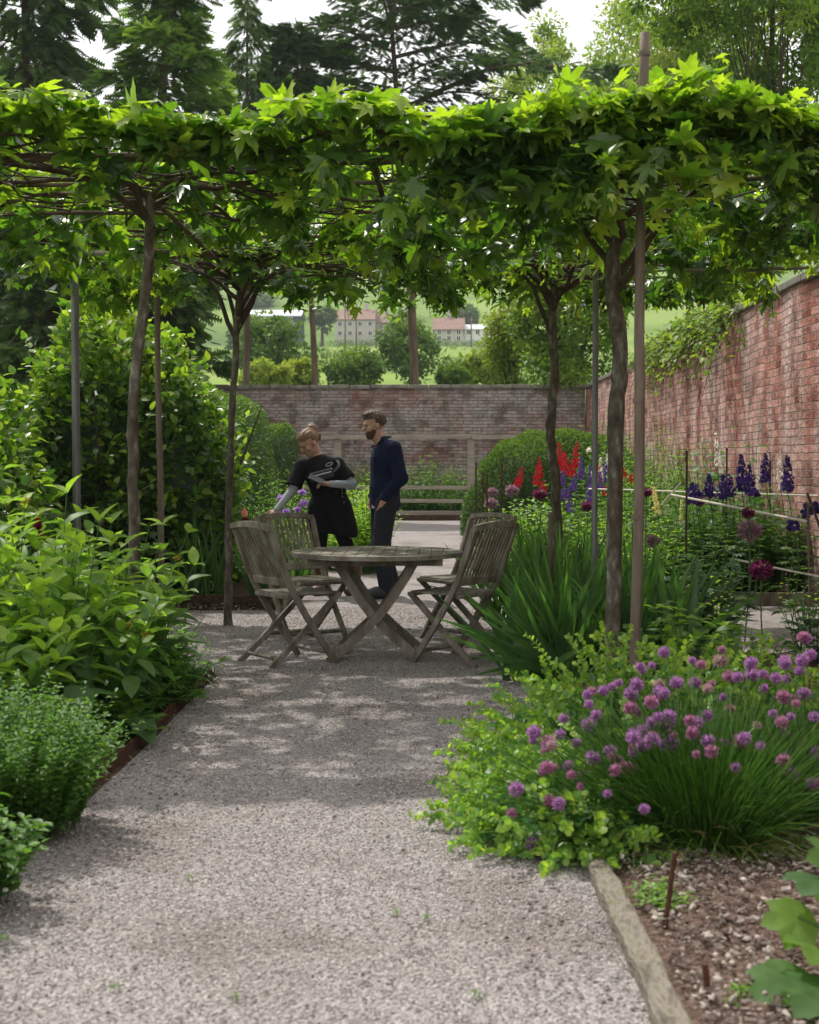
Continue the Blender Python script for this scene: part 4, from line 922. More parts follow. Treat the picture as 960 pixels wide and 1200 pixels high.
# whorled flower balls used by the sage-like plants and the chives
def ballmesh(name, r, mat, npet=90, plen=.5, squash=1.0, tpl=None, vlo=0., vhi=1.):
    mb = MB(); d = rand_dirs(npet); mb.inst(tpl or tpl_small(.22, .1), d * r * (1 - plen) * [1, 1, squash], norm(d + rng.normal(0, .15, (npet, 3))) * [1, 1, squash], rand_dirs(npet), r * plen * U(.85, 1.25, npet), U(vlo, vhi, npet))
    V = []; 
    for a in np.linspace(.2, math.pi - .2, 5):
        for b in np.arange(8) * math.pi / 4: V.append((r * .55 * math.sin(a) * math.cos(b), r * .55 * math.sin(a) * math.sin(b), r * .55 * squash * math.cos(a)))
    mb.add(V, [(i * 8 + j, (i + 1) * 8 + j, (i + 1) * 8 + (j + 1) % 8, i * 8 + (j + 1) % 8) for i in range(4) for j in range(8)], vlo)
    o = mb.build(name, mat, None, origin=(0, 0, 0)); return o
def place_part(proto, parent, P, s=1.0, first=False, rz=0, tilt=(0, 0)):
    o = proto if first else proto.copy()
    if not first: scene.collection.objects.link(o)
    o.parent = parent; o.location = Vector(tuple(np.array(P) - ORG[parent.name])); o.scale = (s, s, s); o.rotation_euler = (tilt[0], tilt[1], rz)
    for c in ():
        pass
    return o
def mesh_of(o):
    me = o.data; bpy.data.objects.remove(o); return me
def part_from(me, name, parent, P, s=1.0, tilt=(0, 0), rz=0):
    o = bpy.data.objects.new(name, me); scene.collection.objects.link(o); o.parent = parent
    o.location = Vector(tuple(np.array(P) - ORG[parent.name])); o.scale = (s, s, s); o.rotation_euler = (tilt[0], tilt[1], rz); return o

# ------------------------------------------------------------------ left bed: jerusalem-sage-like plants, marjoram mounds
ME_whorl = mesh_of(ballmesh("flower_whorl", .024, M_sage_f, 50, .5, .7)); ME_bud = mesh_of(ballmesh("flower_bud", .020, M_bud, 50, .45, .8))
SAGEL = tpl_ovate(.235, .34, .10)
def sage(label, cx, cy, rx, ry, h, n, seed, whorls):
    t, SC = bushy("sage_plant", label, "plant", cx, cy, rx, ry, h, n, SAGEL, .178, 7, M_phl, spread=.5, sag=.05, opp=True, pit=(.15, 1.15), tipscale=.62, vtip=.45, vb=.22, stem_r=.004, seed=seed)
    # big grey green basal leaves
    m = int(n * 1.6); B = disc(cx, cy, rx, ry, m); az = np.arctan2(B[:, 1] - cy, B[:, 0] - cx) + G(.5, m); B[:, 2] = U(.1, .5 * h, m)
    mb = MB(); d = np.stack([np.cos(az), np.sin(az), U(-.8, .2, m)], -1); mb.inst(BROAD, B, d, norm(np.stack([np.cos(az) * .4, np.sin(az) * .4, np.ones(m)], -1)), U(.12, .2, m), U(0, .4, m)); mb.build("basal_leaves", M_phl, t)
    for i in rng.choice(n, whorls, replace=False):
        k = int(rng.integers(4, 7)); part_from(ME_whorl if U(0, 1) < .4 else ME_bud, "flower_whorl", t, SC[i, k] + (0, 0, .008), U(.8, 1.15))
    return t
sage("leafy sage plant with yellow flower balls spilling over the left path edge", -1.74, 6.35, .46, .5, .90, 46, 41, 16)
sage("tallest sage plant at the left edge, bright pointed leaves catching the sun", -2.15, 6.75, .55, .5, .97, 48, 42, 12)
sage("sage plant at the back of the left bed under the first trunk", -1.76, 7.35, .42, .4, .90, 34, 43, 8)
sage("low sage plant at the left edge behind the marjoram mound", -1.95, 5.75, .45, .4, .72, 34, 44, 8)
bushy("marjoram_plant", "dense dark green marjoram mound at the left path edge", "plant", -1.49, 4.66, .46, .46, .47, 460, SMALL, .03, 24, M_marj, spread=.42, sag=.035, opp=True, t0=.12, pit=(-.3, .7), tipscale=.7, vtip=.5, vb=.15, stem_r=.0016, seed=45)
bushy("marjoram_plant", "smaller leafy mound in the bottom left corner", "plant", -1.44, 3.85, .40, .32, .31, 130, OVATE, .055, 11, M_marj, spread=.45, sag=.05, opp=True, t0=.15, pit=(-.2, .7), tipscale=.7, vtip=.4, vb=.2, stem_r=.002, seed=46)
bushy("marjoram_plant", "sprig of leaves at the very bottom of the left edge", "plant", -1.32, 3.45, .2, .22, .15, 26, OVATE, .045, 8, M_marj, spread=.9, sag=.1, opp=True, vtip=.4, vb=.2, stem_r=.002, seed=47)
bushy("shrub", "low dark shrub filling the bed left of the marjoram mound", "shrub", -2.35, 4.9, .6, .6, .62, 120, OVATE, .075, 12, M_phl, spread=.6, sag=.06, opp=True, vtip=.3, vb=.1, seed=48)
bushy("shrub", "broad leaved shrub at the left between sage plants and beech hedge", "shrub", -2.75, 7.9, .55, .5, .85, 60, OVATE, .11, 9, M_phl, spread=.5, opp=True, seed=49, vb=.2)
bushy("shrub", "small leafy plant by the gravel under the crooked trunk", "shrub", -1.75, 8.0, .28, .25, .45, 26, LANCE, .2, 5, M_phl, spread=.7, seed=50, vb=.2)
bushy("cranesbill_plant", "low leafy cranesbill spilling over the steel edging under the sage plants", "plant", -1.46, 7.15, .26, .5, .30, 46, CUT, .085, 6, M_marj, spread=.8, sag=.08, vb=.2, vtip=.4, seed=141)
bushy("cranesbill_plant", "low leafy clump on the left path edge between sage plants and marjoram mound", "plant", -1.47, 6.25, .2, .34, .24, 30, CUT, .08, 6, M_marj, spread=.8, sag=.08, vb=.2, vtip=.4, seed=142)
bushy("cranesbill_plant", "dark leafy tuft at the corner where the left bed meets the seating gravel", "plant", -1.5, 7.95, .26, .2, .30, 34, LANCE, .11, 6, M_phl, spread=.8, sag=.08, vb=.1, vtip=.4, seed=143)
# path edging
t = thing("metal_edging", "rusty steel edging strip along the left path edge", "edging", (-1.3, 6, 0))
mb = MB(); mb.bar((-1.335, 3.0, .022), (-1.33, 5.6, .030), .008, .06); mb.bar((-1.322, 5.604, .036), (-1.322, 8.2, .03), .008, .07); mb.build("strip", M_rust, t)
t = thing("board_edging", "dark timber board edging the bed behind the left chairs", "edging", (-1.8, 11.85, 0))
mb = MB(); mb.bar((-2.5, 11.86, .07), (-1.32, 11.84, .07), .03, .13); mb.build("board", M_soil, t)
t = thing("board_edging", "brown timber board edging the side path by the red wall", "edging", (2.5, 12.28, 0))
mb = MB(); mb.bar((1.2, 12.28, .065), (2.55, 12.27, .065), .035, .12); mb.bar((2.56, 12.27, .065), (3.28, 12.28, .065), .035, .12); mb.build("board", M_teak, t)
t = thing("board_edging", "dark kerb board across the far end of the path below the fence", "edging", (0, 29.66, 0))
mb = MB(); mb.bar((-7, 29.66, .07), (3.1, 29.66, .07), .04, .12); mb.build("board", M_soil, t)
t = thing("log_edging", "old mossy timber log edging the mulch bed in the right foreground", "edging", (.5, 3.5, 0))
C = polycurve([(.50, 2.4, .035), (.512, 3.0, .045), (.505, 3.45, .05), (.495, 3.75, .05), (.49, 4.05, .045), (.482, 4.35, .03)], 40, .0018); V = []
for i, c in enumerate(C):
    w_ = .034 + .003 * math.sin(i * .9); h_ = .030
    for a_, b_ in ((-1, -1), (-1.02, .62), (-.78, .93), (.74, 1.0), (1, .7), (1, -1)): V.append((c[0] + a_ * w_ + G(.0012), c[1], c[2] - .012 + b_ * h_ + G(.0014)))
k = len(C); mb = MB(); mb.add(V, [(i * 6 + j, i * 6 + 6 + j, i * 6 + 6 + (j + 1) % 6, i * 6 + (j + 1) % 6) for i in range(k - 1) for j in range(6)]); mb.Fc.append(np.array([list(range(6))])); mb.M.append(0); mb.Fc.append(np.array([list(range(k * 6 - 1, k * 6 - 7, -1))])); mb.M.append(0)
mb.build("log", M_logm, t)
# rods and stick in the right foreground
def rod(label, a, b, r, mat, name="iron_rod", cat="rod", part="rod"):
    t = thing(name, label, cat, tuple(a)); mb = MB(); mb.tubes(polycurve([a, (np.array(a) + b) / 2, b], 6, .001), r, r * .95, 8, caps=True); mb.build(part, mat, t); return t
P0 = W(779, 1108, 3.72); rod("rusty iron rod standing in the mulch beside the log edging", (P0[0], 3.72, .02), W(791, 999, 3.72), .0075, M_rust)
P0 = W(832, 1205, 3.2); rod("short rusty iron rod at the bottom edge, nearest the camera", (P0[0], 3.2, .02), W(826, 1130, 3.2), .0075, M_rust)
rod("long brown stick lying across the mulch behind the rods", W(787, 1090, 3.86), W(900, 1037, 4.15), .006, M_twig, "fallen_stick", "stick", "stick")
rod("thick pale stick lying at the bottom right corner", W(905, 1205, 3.18), W(950, 1170, 3.28), .010, M_bamboo, "fallen_stick", "stick", "stick")
# weeds
def weed(label, px, py, r, h, n, seed, mat=None, tpl=None, ls=.03):
    s = (py - 540) / 1.27; Y = F / s; X = X_at(px, Y); return bushy("weed", label, "weed", X, Y, r, r, h, n, tpl or LANCE, ls, 6, mat or M_peren, spread=.9, sag=.05, seed=seed, stem_r=.001, vb=.35)
weed("bright green weed tuft growing round the iron rod by the log", 775, 1078, .10, .09, 26, 51, ls=.045)
weed("narrow leaved weed seedling at the bottom edge right of the short rod", 880, 1196, .05, .06, 9, 52, ls=.045)
for (px, py, s_, lab) in ((220, 1045, 53, "tiny green weed in the gravel at the left"), (130, 1180, 54, "tiny weed in the gravel near the bottom left"), (272, 1190, 55, "tiny weed at the bottom of the gravel, left of centre"), (462, 1085, 56, "tiny weed in the gravel near the middle"), (560, 1185, 57, "tiny weed at the bottom of the gravel, right of centre"), (500, 1092, 58, "tiny yellowish weed in the gravel right of the middle")):
    weed(lab, px, py, .015, .012, 4, s_, ls=.014)

# ------------------------------------------------------------------ right foreground: squash-like leaves, chives, sprawling green plant
t = thing("broad_leaf_plant", "plant with big lobed leaves entering at the bottom right corner", "plant", (.98, 3.3, 0)); rng = np.random.default_rng(60)
mb = MB(); ms = MB()
for (px, py, Y, ds, s_) in ((958, 1030, 3.35, (-.5, -.8, .1), .11), (935, 1075, 3.3, (-1, -.4, .1), .10), (925, 1150, 3.2, (-1, -.5, -.1), .12), (958, 1110, 3.25, (-.3, -1, .2), .12), (962, 1160, 3.15, (-.6, -.8, .0), .13), (970, 1050, 3.45, (-.2, -.6, .5), .12), (945, 1195, 3.1, (-.6, -.6, .1), .1), (985, 1010, 3.4, (-.6, -.5, .3), .12)):
    p = W(px, py, Y); n_ = 1; mb.inst(LOBED, p[None], np.array([ds]), np.array([[G(.2), -.7, 1.0]]), s_ * 1.05, U(.1, .55)); ms.tubes(polycurve([(1.02, 3.3, .03), (1.0, 3.3, p[2] * .6), p], 6), .004, .003, 5)
mb.build("leaves", M_phl, t); ms.build("stems", M_stem, t)

ME_cf = [mesh_of(ballmesh("flower_head", 1.0, m_, 150, .55, sq)) for m_, sq in ((M_chf, .85), (M_chf2, .85), (M_chf, .95), (M_faded, .8), (M_chf2, 1.35))]
def chives(label, cx, cy, rx, ry, h, nleaf, heads, seed, lean=0.0, leanf=.5):
    global rng
    rng = np.random.default_rng(seed)
    t = thing("chive_clump", label, "chives", (cx, cy, 0))
    B = disc(cx, cy, rx * .45, ry * .45, nleaf); B[:, 2] = .02; D = outward(B, cx, cy, rx * .45, ry * .45, .38, .14); D[:, 0] += lean * .5
    Ln = h * U(.5, 1.12, nleaf); kink = U(0, 1, nleaf) < .14; bend = np.stack([(B[:, 0] - cx) * .8 + lean * .2 + G(.04, nleaf) + kink * G(.12, nleaf), (B[:, 1] - cy) * .8 + G(.03, nleaf) - kink * .08, -U(.02, .22, nleaf) * h - kink * h * U(.1, .5, nleaf)], -1)
    C = curve(B, D, Ln, bend, 7); mb = MB(); mb.tubes(C, .0024, .0008, 3, a=U(0, .7, nleaf))
    nf = nleaf // 3; B = disc(cx, cy, rx * .5, ry * .5, nf); az = np.arctan2(B[:, 1] - cy, B[:, 0] - cx); C = curve(B, np.stack([np.cos(az), np.sin(az), U(.25, 1.1, nf)], -1), U(.18, .38, nf), np.stack([np.zeros(nf), np.zeros(nf), -U(.12, .3, nf)], -1), 7); C[..., 2] = np.maximum(C[..., 2], .03)
    mb.tubes(C, .0022, .0007, 3, a=U(.3, 1, nf)); mb.build("leaves", M_chive, t)
    mb = MB(); nf = nleaf // 8; B = disc(cx, cy, rx * .55, ry * .55, nf); az = U(0, 6.28, nf); C = curve(B, np.stack([np.cos(az), np.sin(az), U(.2, 1.2, nf)], -1), U(.15, .35, nf), np.stack([np.zeros(nf), np.zeros(nf), -U(.1, .3, nf)], -1), 7); C[..., 2] = np.maximum(C[..., 2], .03)
    mb.tubes(C, .002, .0008, 3); mb.build("dry_leaves", M_straw, t)
    n = len(heads); H = np.array(heads); B = disc(cx, cy, rx * .4, ry * .4, n)
    V = H - B; C = curve(B, V + [0, 0, .25], 0, np.zeros((n, 3)), 7); tt = np.linspace(0, 1, 7)[None, :, None]
    mid = np.concatenate([B[:, :2] * .6 + H[:, :2] * .4, (B[:, 2:] * .3 + H[:, 2:] * .75)], 1)
    C = (1 - tt) ** 2 * B[:, None] + 2 * tt * (1 - tt) * mid[:, None] + tt ** 2 * H[:, None]
    mb = MB(); mb.tubes(C, .0026, .0018, 5, a=.35); mb.build("flower_stems", M_chive, t)
    for p in H:
        k = rng.choice(5, p=[.38, .27, .18, .07, .10]); r = .0262 * U(.6, 1.1) * (1 if k < 4 else .55); part_from(ME_cf[k], "flower_head", t, p, r, (G(.25), G(.25)), U(0, 6.28))
    return t
def head_pts(poly, n, Y0, Y1, seed):
    r = np.random.default_rng(seed); out = []
    xs = [p[0] for p in poly]; ys = [p[1] for p in poly]
    while len(out) < n:
        x, y = r.uniform(min(xs), max(xs)), r.uniform(min(ys), max(ys))
        if in_poly(np.array([x]), np.array([y]), poly)[0]:
            f = (y - min(ys)) / (max(ys) - min(ys)); Y = Y1 + (Y0 - Y1) * np.clip(f + r.normal(0, .25), 0, 1); out.append(W(x, y, Y))
    return out
H1 = head_pts([(760, 765), (860, 750), (900, 790), (890, 905), (800, 890), (735, 880), (720, 800)], 50, 4.3, 4.95, 61)
H2 = head_pts([(615, 850), (700, 790), (790, 800), (800, 870), (740, 905), (640, 945), (612, 900)], 62, 4.35, 4.9, 62)
H3 = head_pts([(880, 765), (955, 740), (960, 925), (925, 930), (895, 870)], 26, 4.4, 5.0, 63)
X1 = lambda px, Y: X_at(px, Y)
chives("large chive clump with purple flower heads behind the iron rod", X1(830, 4.55), 4.55, .40, .38, .50, 1500, H1, 64)
chives("chive clump leaning left over the sprawling green plant, full of flower heads", X1(745, 4.62), 4.62, .34, .34, .37, 620, H2 + [W(712, 930, 4.3), W(755, 948, 4.2), W(605, 1075 - 150, 4.4), W(600, 953, 4.4), W(625, 990, 4.4), W(655, 942, 4.3)], 65, -.5)
chives("chive clump at the right edge of the picture with fewer flower heads", X1(935, 4.8), 4.8, .32, .32, .44, 700, H3, 66)
bushy("grass_tuft", "arching grassy tuft spilling over the end of the log edging", "grass tuft", X1(690, 4.5), 4.48, .25, .2, .20, 260, THIN, .05, 3, M_chive, spread=1.3, sag=.12, seed=67, stem_r=.0014, smat=M_chive)

def sprawl(label, cx, cy, n, Lr, seed, azr=(0, 6.28), rise=(.25, 1.0), sag=.22, rb=.15, ls=.028, h0=.05):
    global rng
    rng = np.random.default_rng(seed)
    B = disc(cx, cy, rb, rb, n); az = U(*azr, n); D = np.stack([np.cos(az), np.sin(az), U(*rise, n)], -1); Ln = U(*Lr, n)
    bend = np.stack([np.cos(az) * .05, np.sin(az) * .05, -U(.3, 1, n) * sag], -1)
    t = thing("honeywort_plant", label, "plant", (cx, cy, 0)); SC = curve(B, D, Ln, bend, 12); SC[..., 2] = np.maximum(SC[..., 2], .03 + .01 * U(0, 1, (n, 1)))
    # tips turn up then nod
    SC[:, -3:, 2] += np.array([.012, .022, .018]) 
    mb = MB(); mb.tubes(SC, .0032, .0018, 5, a=.75); mb.build("stems", M_cer, t, smooth=True)
    mb = MB()
    for j in range(26):
        tt = .1 + .9 * (j / 25) ** .8; kf = min(tt * 11, 10.99); i0 = int(kf); p = SC[:, i0] * (1 - kf + i0) + SC[:, i0 + 1] * (kf - i0)
        ax = norm(SC[:, min(i0 + 1, 11)] - SC[:, max(i0 - 1, 0)]); rn = norm(np.cross(ax, rng.normal(0, 1, (n, 3)))); d = norm(rn + ax * .5 + [0, 0, .25]); tip = tt > .72
        k = (1.0 if not tip else .85)
        mb.inst(ROUND, p, d, norm(ax * .6 + [0, 0, .7] + rng.normal(0, .3, (n, 3))), ls * k * U(.7, 1.25, n), np.clip((.56 if tip else .02 + .25 * tt) + G(.16, n), 0, 1))
        if tip: 
            d2 = norm(-rn + ax * .6 - [0, 0, .3]); mb.inst(ROUND, p + ax * .006, d2, norm(ax + rn * .5 + rng.normal(0, .3, (n, 3))), ls * .8 * U(.7, 1.2, n), np.clip(.72 + G(.18, n), 0, 1))
    mb.build("leaves", M_cer, t); return t
sprawl("sprawling honeywort with round lime tips reaching furthest over the gravel", .55, 5.1, 230, (.24, .54), 71, (2.0, 4.6), (.15, 1.3))
sprawl("honeywort mound below and left of the chives, nearest the camera", .47, 4.68, 190, (.2, .42), 72, (2.2, 5.4), (.1, 1.2), sag=.2)
sprawl("taller honeywort standing behind the left chive flowers", .92, 5.75, 170, (.34, .66), 73, (0, 6.28), (.9, 2.6), sag=.14, rb=.3)
sprawl("honeywort behind the chives at the right edge", 1.62, 5.75, 110, (.34, .6), 74, (0, 6.28), (.9, 2.4), sag=.14, rb=.28)
sprawl("small honeywort between the irises and the sprawling mound", .62, 5.9, 70, (.3, .55), 75, (1.6, 4.6), (.5, 1.6), sag=.16, rb=.15)

# ------------------------------------------------------------------ irises
def iris(label, cx, cy, rx, ry, n, h, seed, lean=(0, 0), name="iris_clump", w=.034, splay=.4):
    global rng
    rng = np.random.default_rng(seed); t = thing(name, label, "irises", (cx, cy, 0))
    B = disc(cx, cy, rx, ry, n); nfan = max(1, n // 7); fan = rng.integers(0, nfan, n); fc = disc(cx, cy, rx, ry, nfan); fa = U(0, 3.14, nfan)
    B = fc[fan] + np.stack([np.cos(fa[fan]), np.sin(fa[fan]), np.zeros(n)], -1) * G(.03, n)[:, None]; sp = G(splay, n)
    D = np.stack([np.cos(fa[fan]) * sp + lean[0] + G(.06, n), np.sin(fa[fan]) * sp + lean[1] + G(.06, n), np.ones(n)], -1); Ln = h * U(.6, 1.08, n)
    bend = np.stack([D[:, 0] * .22 * h, D[:, 1] * .22 * h, -.12 * h * np.abs(sp) - (U(0, 1, n) < .12) * .2], -1)
    C = curve(B, D, Ln, bend, 8); face = norm(np.stack([-np.sin(fa[fan]), np.cos(fa[fan]), np.zeros(n)], -1) + rng.normal(0, .35, (n, 3)))
    mb = MB(); mb.ribbons(C, w * U(.7, 1.2, n), face, np.clip(U(0, .8, n), 0, 1), fold=.25); mb.build("blades", M_iris, t); return t
def PX(px, Y): return X_at(px, Y)
iris("iris clump splaying over the gravel beside the right chairs", PX(638, 8.0), 8.0, .2, .25, 110, .72, 81, (-.17, -.12), splay=.42, w=.042)
iris("iris clump under the back right trunk", PX(660, 9.7), 9.7, .35, .35, 110, .84, 82)
iris("iris clump round the foot of the thick right trunk", PX(720, 8.3), 8.3, .30, .3, 120, .80, 83, (-.04, 0), w=.04, splay=.32)
iris("blue green iris clump right of the very tall stake", PX(800, 8.0), 8.0, .22, .3, 60, .80, 84, (.05, 0), w=.045)
iris("fresh iris clump behind the right chairs' backs", PX(612, 10.6), 10.6, .25, .3, 90, .82, 85, (-.05, 0))
iris("tall iris clump in the border between the two back posts", PX(700, 11.2), 11.2, .35, .3, 90, .84, 86)
iris("iris clump in the shade against the beech hedge", PX(238, 12.2), 12.25, .22, .12, 60, .84, 87, splay=.22)
iris("iris clump showing between the slender trunk and the left chair", PX(300, 12.3), 12.35, .16, .12, 44, .72, 88, splay=.22)
iris("short iris fan right of the left chair's back", PX(352, 12.6), 12.6, .14, .12, 26, .55, 89, splay=.3)
iris("dark iris leaves at the corner of the gravel by the sage plants", PX(205, 8.6), 8.35, .08, .1, 9, .42, 90, (.3, 0), splay=.4)
def iris_bloom(label, px, py, Y, mu, ml, base_off=.05):
    p = W(px, py, Y); t = thing("iris_bloom", label, "iris flower", (p[0], Y, 0)); mb = MB(); mb.tubes(polycurve([(p[0] + base_off, Y, 0), (p[0] + base_off * .4, Y, p[2] * .5), p], 8), .006, .005, 6); mb.build("stem", M_stem, t)
    for m_, n_, lo, hi, nm in ((mu, 5, .9, 1.5, "standards"), (ml, 4, -1.2, -.2, "falls")):
        mb = MB(); az = np.arange(n_) * 6.28 / n_ + U(0, 1); e = U(lo, hi, n_); d = np.stack([np.cos(az) * np.cos(e), np.sin(az) * np.cos(e), np.sin(e)], -1); mb.inst(BROAD, np.repeat(p[None], n_, 0), d, np.stack([np.cos(az), np.sin(az), np.full(n_, .4)], -1), .085, U(0, 1, n_)); mb.build(nm, m_, t)
    return t
iris_bloom("peach iris bloom with dark falls above the left chair's back", 287, 606, 12.3, M_peach, M_maroon)
iris_bloom("dark red iris bloom above the sage leaves at the left", 43, 622, 8.6, M_maroon, M_maroon)

# ------------------------------------------------------------------ left border behind the seats, with sweet rocket
def border(label, px, Y, rx, ry, h, n, seed, mat=None, tpl=None, ls=.08, per=9, name="perennial_plant", **kw):
    return bushy(name, label, "plant", X_at(px, Y), Y, rx, ry, h, n, tpl or LANCE, ls, per, mat or M_peren, seed=seed, **kw)
ME_lil = mesh_of(ballmesh("flower_cluster", .045, M_lil, 44, .5, .9, ROUND))
def rocket(label, px, Y, h, n, seed, fl):
    t, SC = border(label, px, Y, .35, .35, h, n, seed, ls=.10, spread=.4, vb=.3, vtip=.4, name="sweet_rocket")
    for (fx, fy) in fl: 
        p = W(fx, fy, Y - .3); mb = MB(); mb.tubes(polycurve([(p[0], Y - .25, .2), (p[0], Y - .28, p[2] * .7), p], 5), .004, .003, 4); mb.build("flower_stem", M_stem, t); part_from(ME_lil, "flower_cluster", t, p, U(.8, 1.05), rz=U(0, 6))
    return t
rocket("sweet rocket with lilac flowers to the left of the woman", 345, 14.2, .98, 60, 101, [(329, 584), (354, 577), (356, 590), (349, 597), (336, 600), (325, 600)])
border("leafy green perennial between the yew hedge and the woman's head", 312, 15.6, .5, .5, 1.15, 80, 102, vb=.35, spread=.35)
border("bushy green perennial left of the far left chair", 285, 14.0, .5, .45, .92, 90, 103, mat=M_marj, tpl=SMALL, ls=.06, per=16, spread=.5)
border("tall green perennial in front of the small yew block", 335, 18.5, .5, .6, 1.15, 80, 104, ls=.11, spread=.3, vb=.4)
border("feathery lime green perennial between the woman and the man", 432, 15.8, .20, .55, .98, 170, 105, mat=M_lime, tpl=THIN, ls=.13, per=14, spread=.22, sag=.08, vb=.3)
border("lime foliage behind the woman's legs", 395, 16.3, .4, .4, .62, 120, 106, mat=M_lime, tpl=THIN, ls=.12, per=12, spread=.3)
border("green perennial at the path edge behind the woman", 405, 20.0, .4, .9, .9, 90, 107, ls=.11, spread=.3, vb=.4)
border("pale green perennial clump far down the left side of the path", 412, 25.2, .35, .6, .8, 60, 108, ls=.14, mat=M_lime)
for i, (px, lab) in enumerate(((380, "weedy green growth behind the fence left of the man"), (440, "nettles behind the fence just right of the man's shoulder"), (500, "cow parsley growth behind the fence in the middle"), (560, "green growth behind the right end of the fence"))):
    border(lab, px, 30.9, .75, .4, 1.25, 130, 110 + i, ls=.16, per=10, spread=.25, vb=.3, mat=M_peren, name="wild_plant")
for i, (px, lab) in enumerate(((385, "low dark nettles in front of the fence left of the man"), (470, "low dark leaves under the fence rails in the middle"), (535, "low dark leaves under the fence rails at the right"))):
    border(lab, px, 30.2, .8, .2, .75, 110, 116 + i, ls=.13, per=9, spread=.25, vb=.05, mat=M_broadd, name="wild_plant")

# ------------------------------------------------------------------ right flower border
def spike(name, cat, label, px, py_top, py_bot, Y, mat, rad, seed, bend=0.0, group=None, stem_to=.03, leaves=None, lmat=None, fsz=.03):
    global rng
    rng = np.random.default_rng(seed); a = W(px, py_top, Y); b = W(px + bend, py_bot, Y); t = thing(name, label, cat, (b[0], Y, 0), group=group)
    mb = MB(); mb.tubes(polycurve([(b[0], Y, stem_to), ((b[0] * 1.02), Y, b[2] * .6), b, a], 10, .003), .005, .003, 5); mb.build("stem", M_stem, t)
    n = int(34 * (a[2] - b[2]) / .1 * (rad / .04)); n = min(max(n, 60), 330); f = U(0, 1, n); az = U(0, 6.28, n); r = rad * (1 - .75 * f ** 2.2) * U(.45, 1, n)
    ctr = b + (a - b) * f[:, None]; P = ctr + np.stack([np.cos(az) * r, np.sin(az) * r, np.zeros(n)], -1); D = norm(np.stack([np.cos(az + 1.3), np.sin(az + 1.3), U(-.6, .6, n)], -1)); N = norm(np.stack([np.cos(az), np.sin(az), U(-.3, .4, n)], -1))
    mb = MB(); mb.inst(ROUND, P - D * fsz * .5, D, N, fsz * (1 - .5 * f) * U(.8, 1.2, n)); mb.build("flower_spike", mat, t)
    nl = leaves or 9; C = np.array([[b[0], Y, b[2] * k] for k in U(.15, .9, nl)]); az = U(0, 6.28, nl); d = np.stack([np.cos(az), np.sin(az), U(-.1, .5, nl)], -1)
    mb = MB(); mb.inst(CUT, C + d * .06, d, np.stack([np.cos(az) * .3, np.sin(az) * .3, np.ones(nl)], -1), U(.06, .11, nl)); mb.build("leaves", lmat or M_delf, t)
    return t
red = [(612, 548, 572, 17.0, -6, "leftmost red lupin spike, short and leaning, before the yew dome"), (632, 536, 560, 18.0, 0, "red lupin left of the back right trunk, half open"), (629, 553, 568, 17.0, 0, "lower red lupin below the half open one"), (655, 518, 552, 17.5, 4, "red lupin emerging right beside the bent trunk"), (662, 530, 556, 16.8, 2, "red lupin in the middle of the red group"), (676, 518, 548, 17.2, -2, "tallest red lupin spike standing upright"), (672, 540, 558, 17, -1, "red lupin just under the tallest red spike"), (701, 544, 565, 17.5, 0, "red lupin glimpsed behind the metal post"), (731, 548, 560, 17.5, 0, "red lupin just right of the thick trunk"), (740, 555, 566, 16.5, 0, "small red lupin left of the very tall stake"), (710, 570, 580, 16.5, 0, "orange red lupin low beside the thick trunk"), (637, 563, 580, 17.5, 0, "short red lupin close to the bent trunk's left side")]
for i, (px, a, b, Y, bd, lab) in enumerate(red): spike("lupin", "lupin", lab, px, a, b, Y, M_red, .058, 200 + i, bd, "red lupins")
pur = [(681, 534, 562, 15.5, 0, "purple lupin beside the tallest red spike"), (660, 551, 585, 15.0, 0, "purple lupin right against the bent trunk"), (667, 570, 600, 14.8, 2, "purple lupin low behind the iris tips"), (691, 545, 590, 15.0, 0, "long purple lupin left of the metal post"), (673, 558, 575, 15.6, 0, "thin purple lupin between red and purple groups"), (703, 552, 575, 15.4, 0, "purple lupin right of the metal post"), (710, 540, 566, 15.8, 0, "purple lupin left of the thick trunk")]
for i, (px, a, b, Y, bd, lab) in enumerate(pur): spike("lupin", "lupin", lab, px, a, b, Y, M_purp, .046, 220 + i, bd, "purple lupins")
wh = [(704, 536, 560, 18, "white lupin behind the metal post"), (712, 532, 552, 18.5, "white lupin close left of the thick trunk"), (690, 524, 529, 19, "small white flower above the purple lupins"), (693, 552, 560, 19, "small white bloom left of the metal post")]
for i, (px, a, b, Y, lab) in enumerate(wh): spike("lupin", "lupin", lab, px, a, b, Y, M_white, .04, 230 + i, 0, "white lupins")
dl = [(811, 565, 590, 12.0, "deep purple delphinium behind the tall black rod"), (816, 568, 608 - 20, 11.6, "short deep purple delphinium at the left end of the row"), (831, 556, 582, 12.5, "deep purple delphinium second tall one from the left"), (847, 556, 584, 12.3, "deep purple delphinium with a pink one beside it"), (855, 556, 582, 12.6, "deep purple delphinium close behind its neighbour"), (869, 532, 574, 12.4, "tall deep purple delphinium in the middle of the row"), (878, 545, 578, 12.2, "deep purple delphinium leaning on the middle one"), (884, 572, 580, 12.0, "low purple delphinium spur under the middle pair"), (897, 532, 565, 12.8, "tall purple delphinium right of the middle pair"), (923, 534, 576, 12.0, "tallest and thickest delphinium near the right edge"), (945, 590, 606, 10.8, "purple delphinium at the right edge by the leaning stake"), (929, 606, 620, 10.6, "small low delphinium below the white rod's end"), (956, 588, 600, 11.0, "delphinium cut by the right edge of the picture")]
for i, (px, a, b, Y, lab) in enumerate(dl): spike("delphinium", "delphinium", lab, px, a, b, Y, M_dpurp, .058, 240 + i, 0, "deep purple delphiniums", fsz=.036)
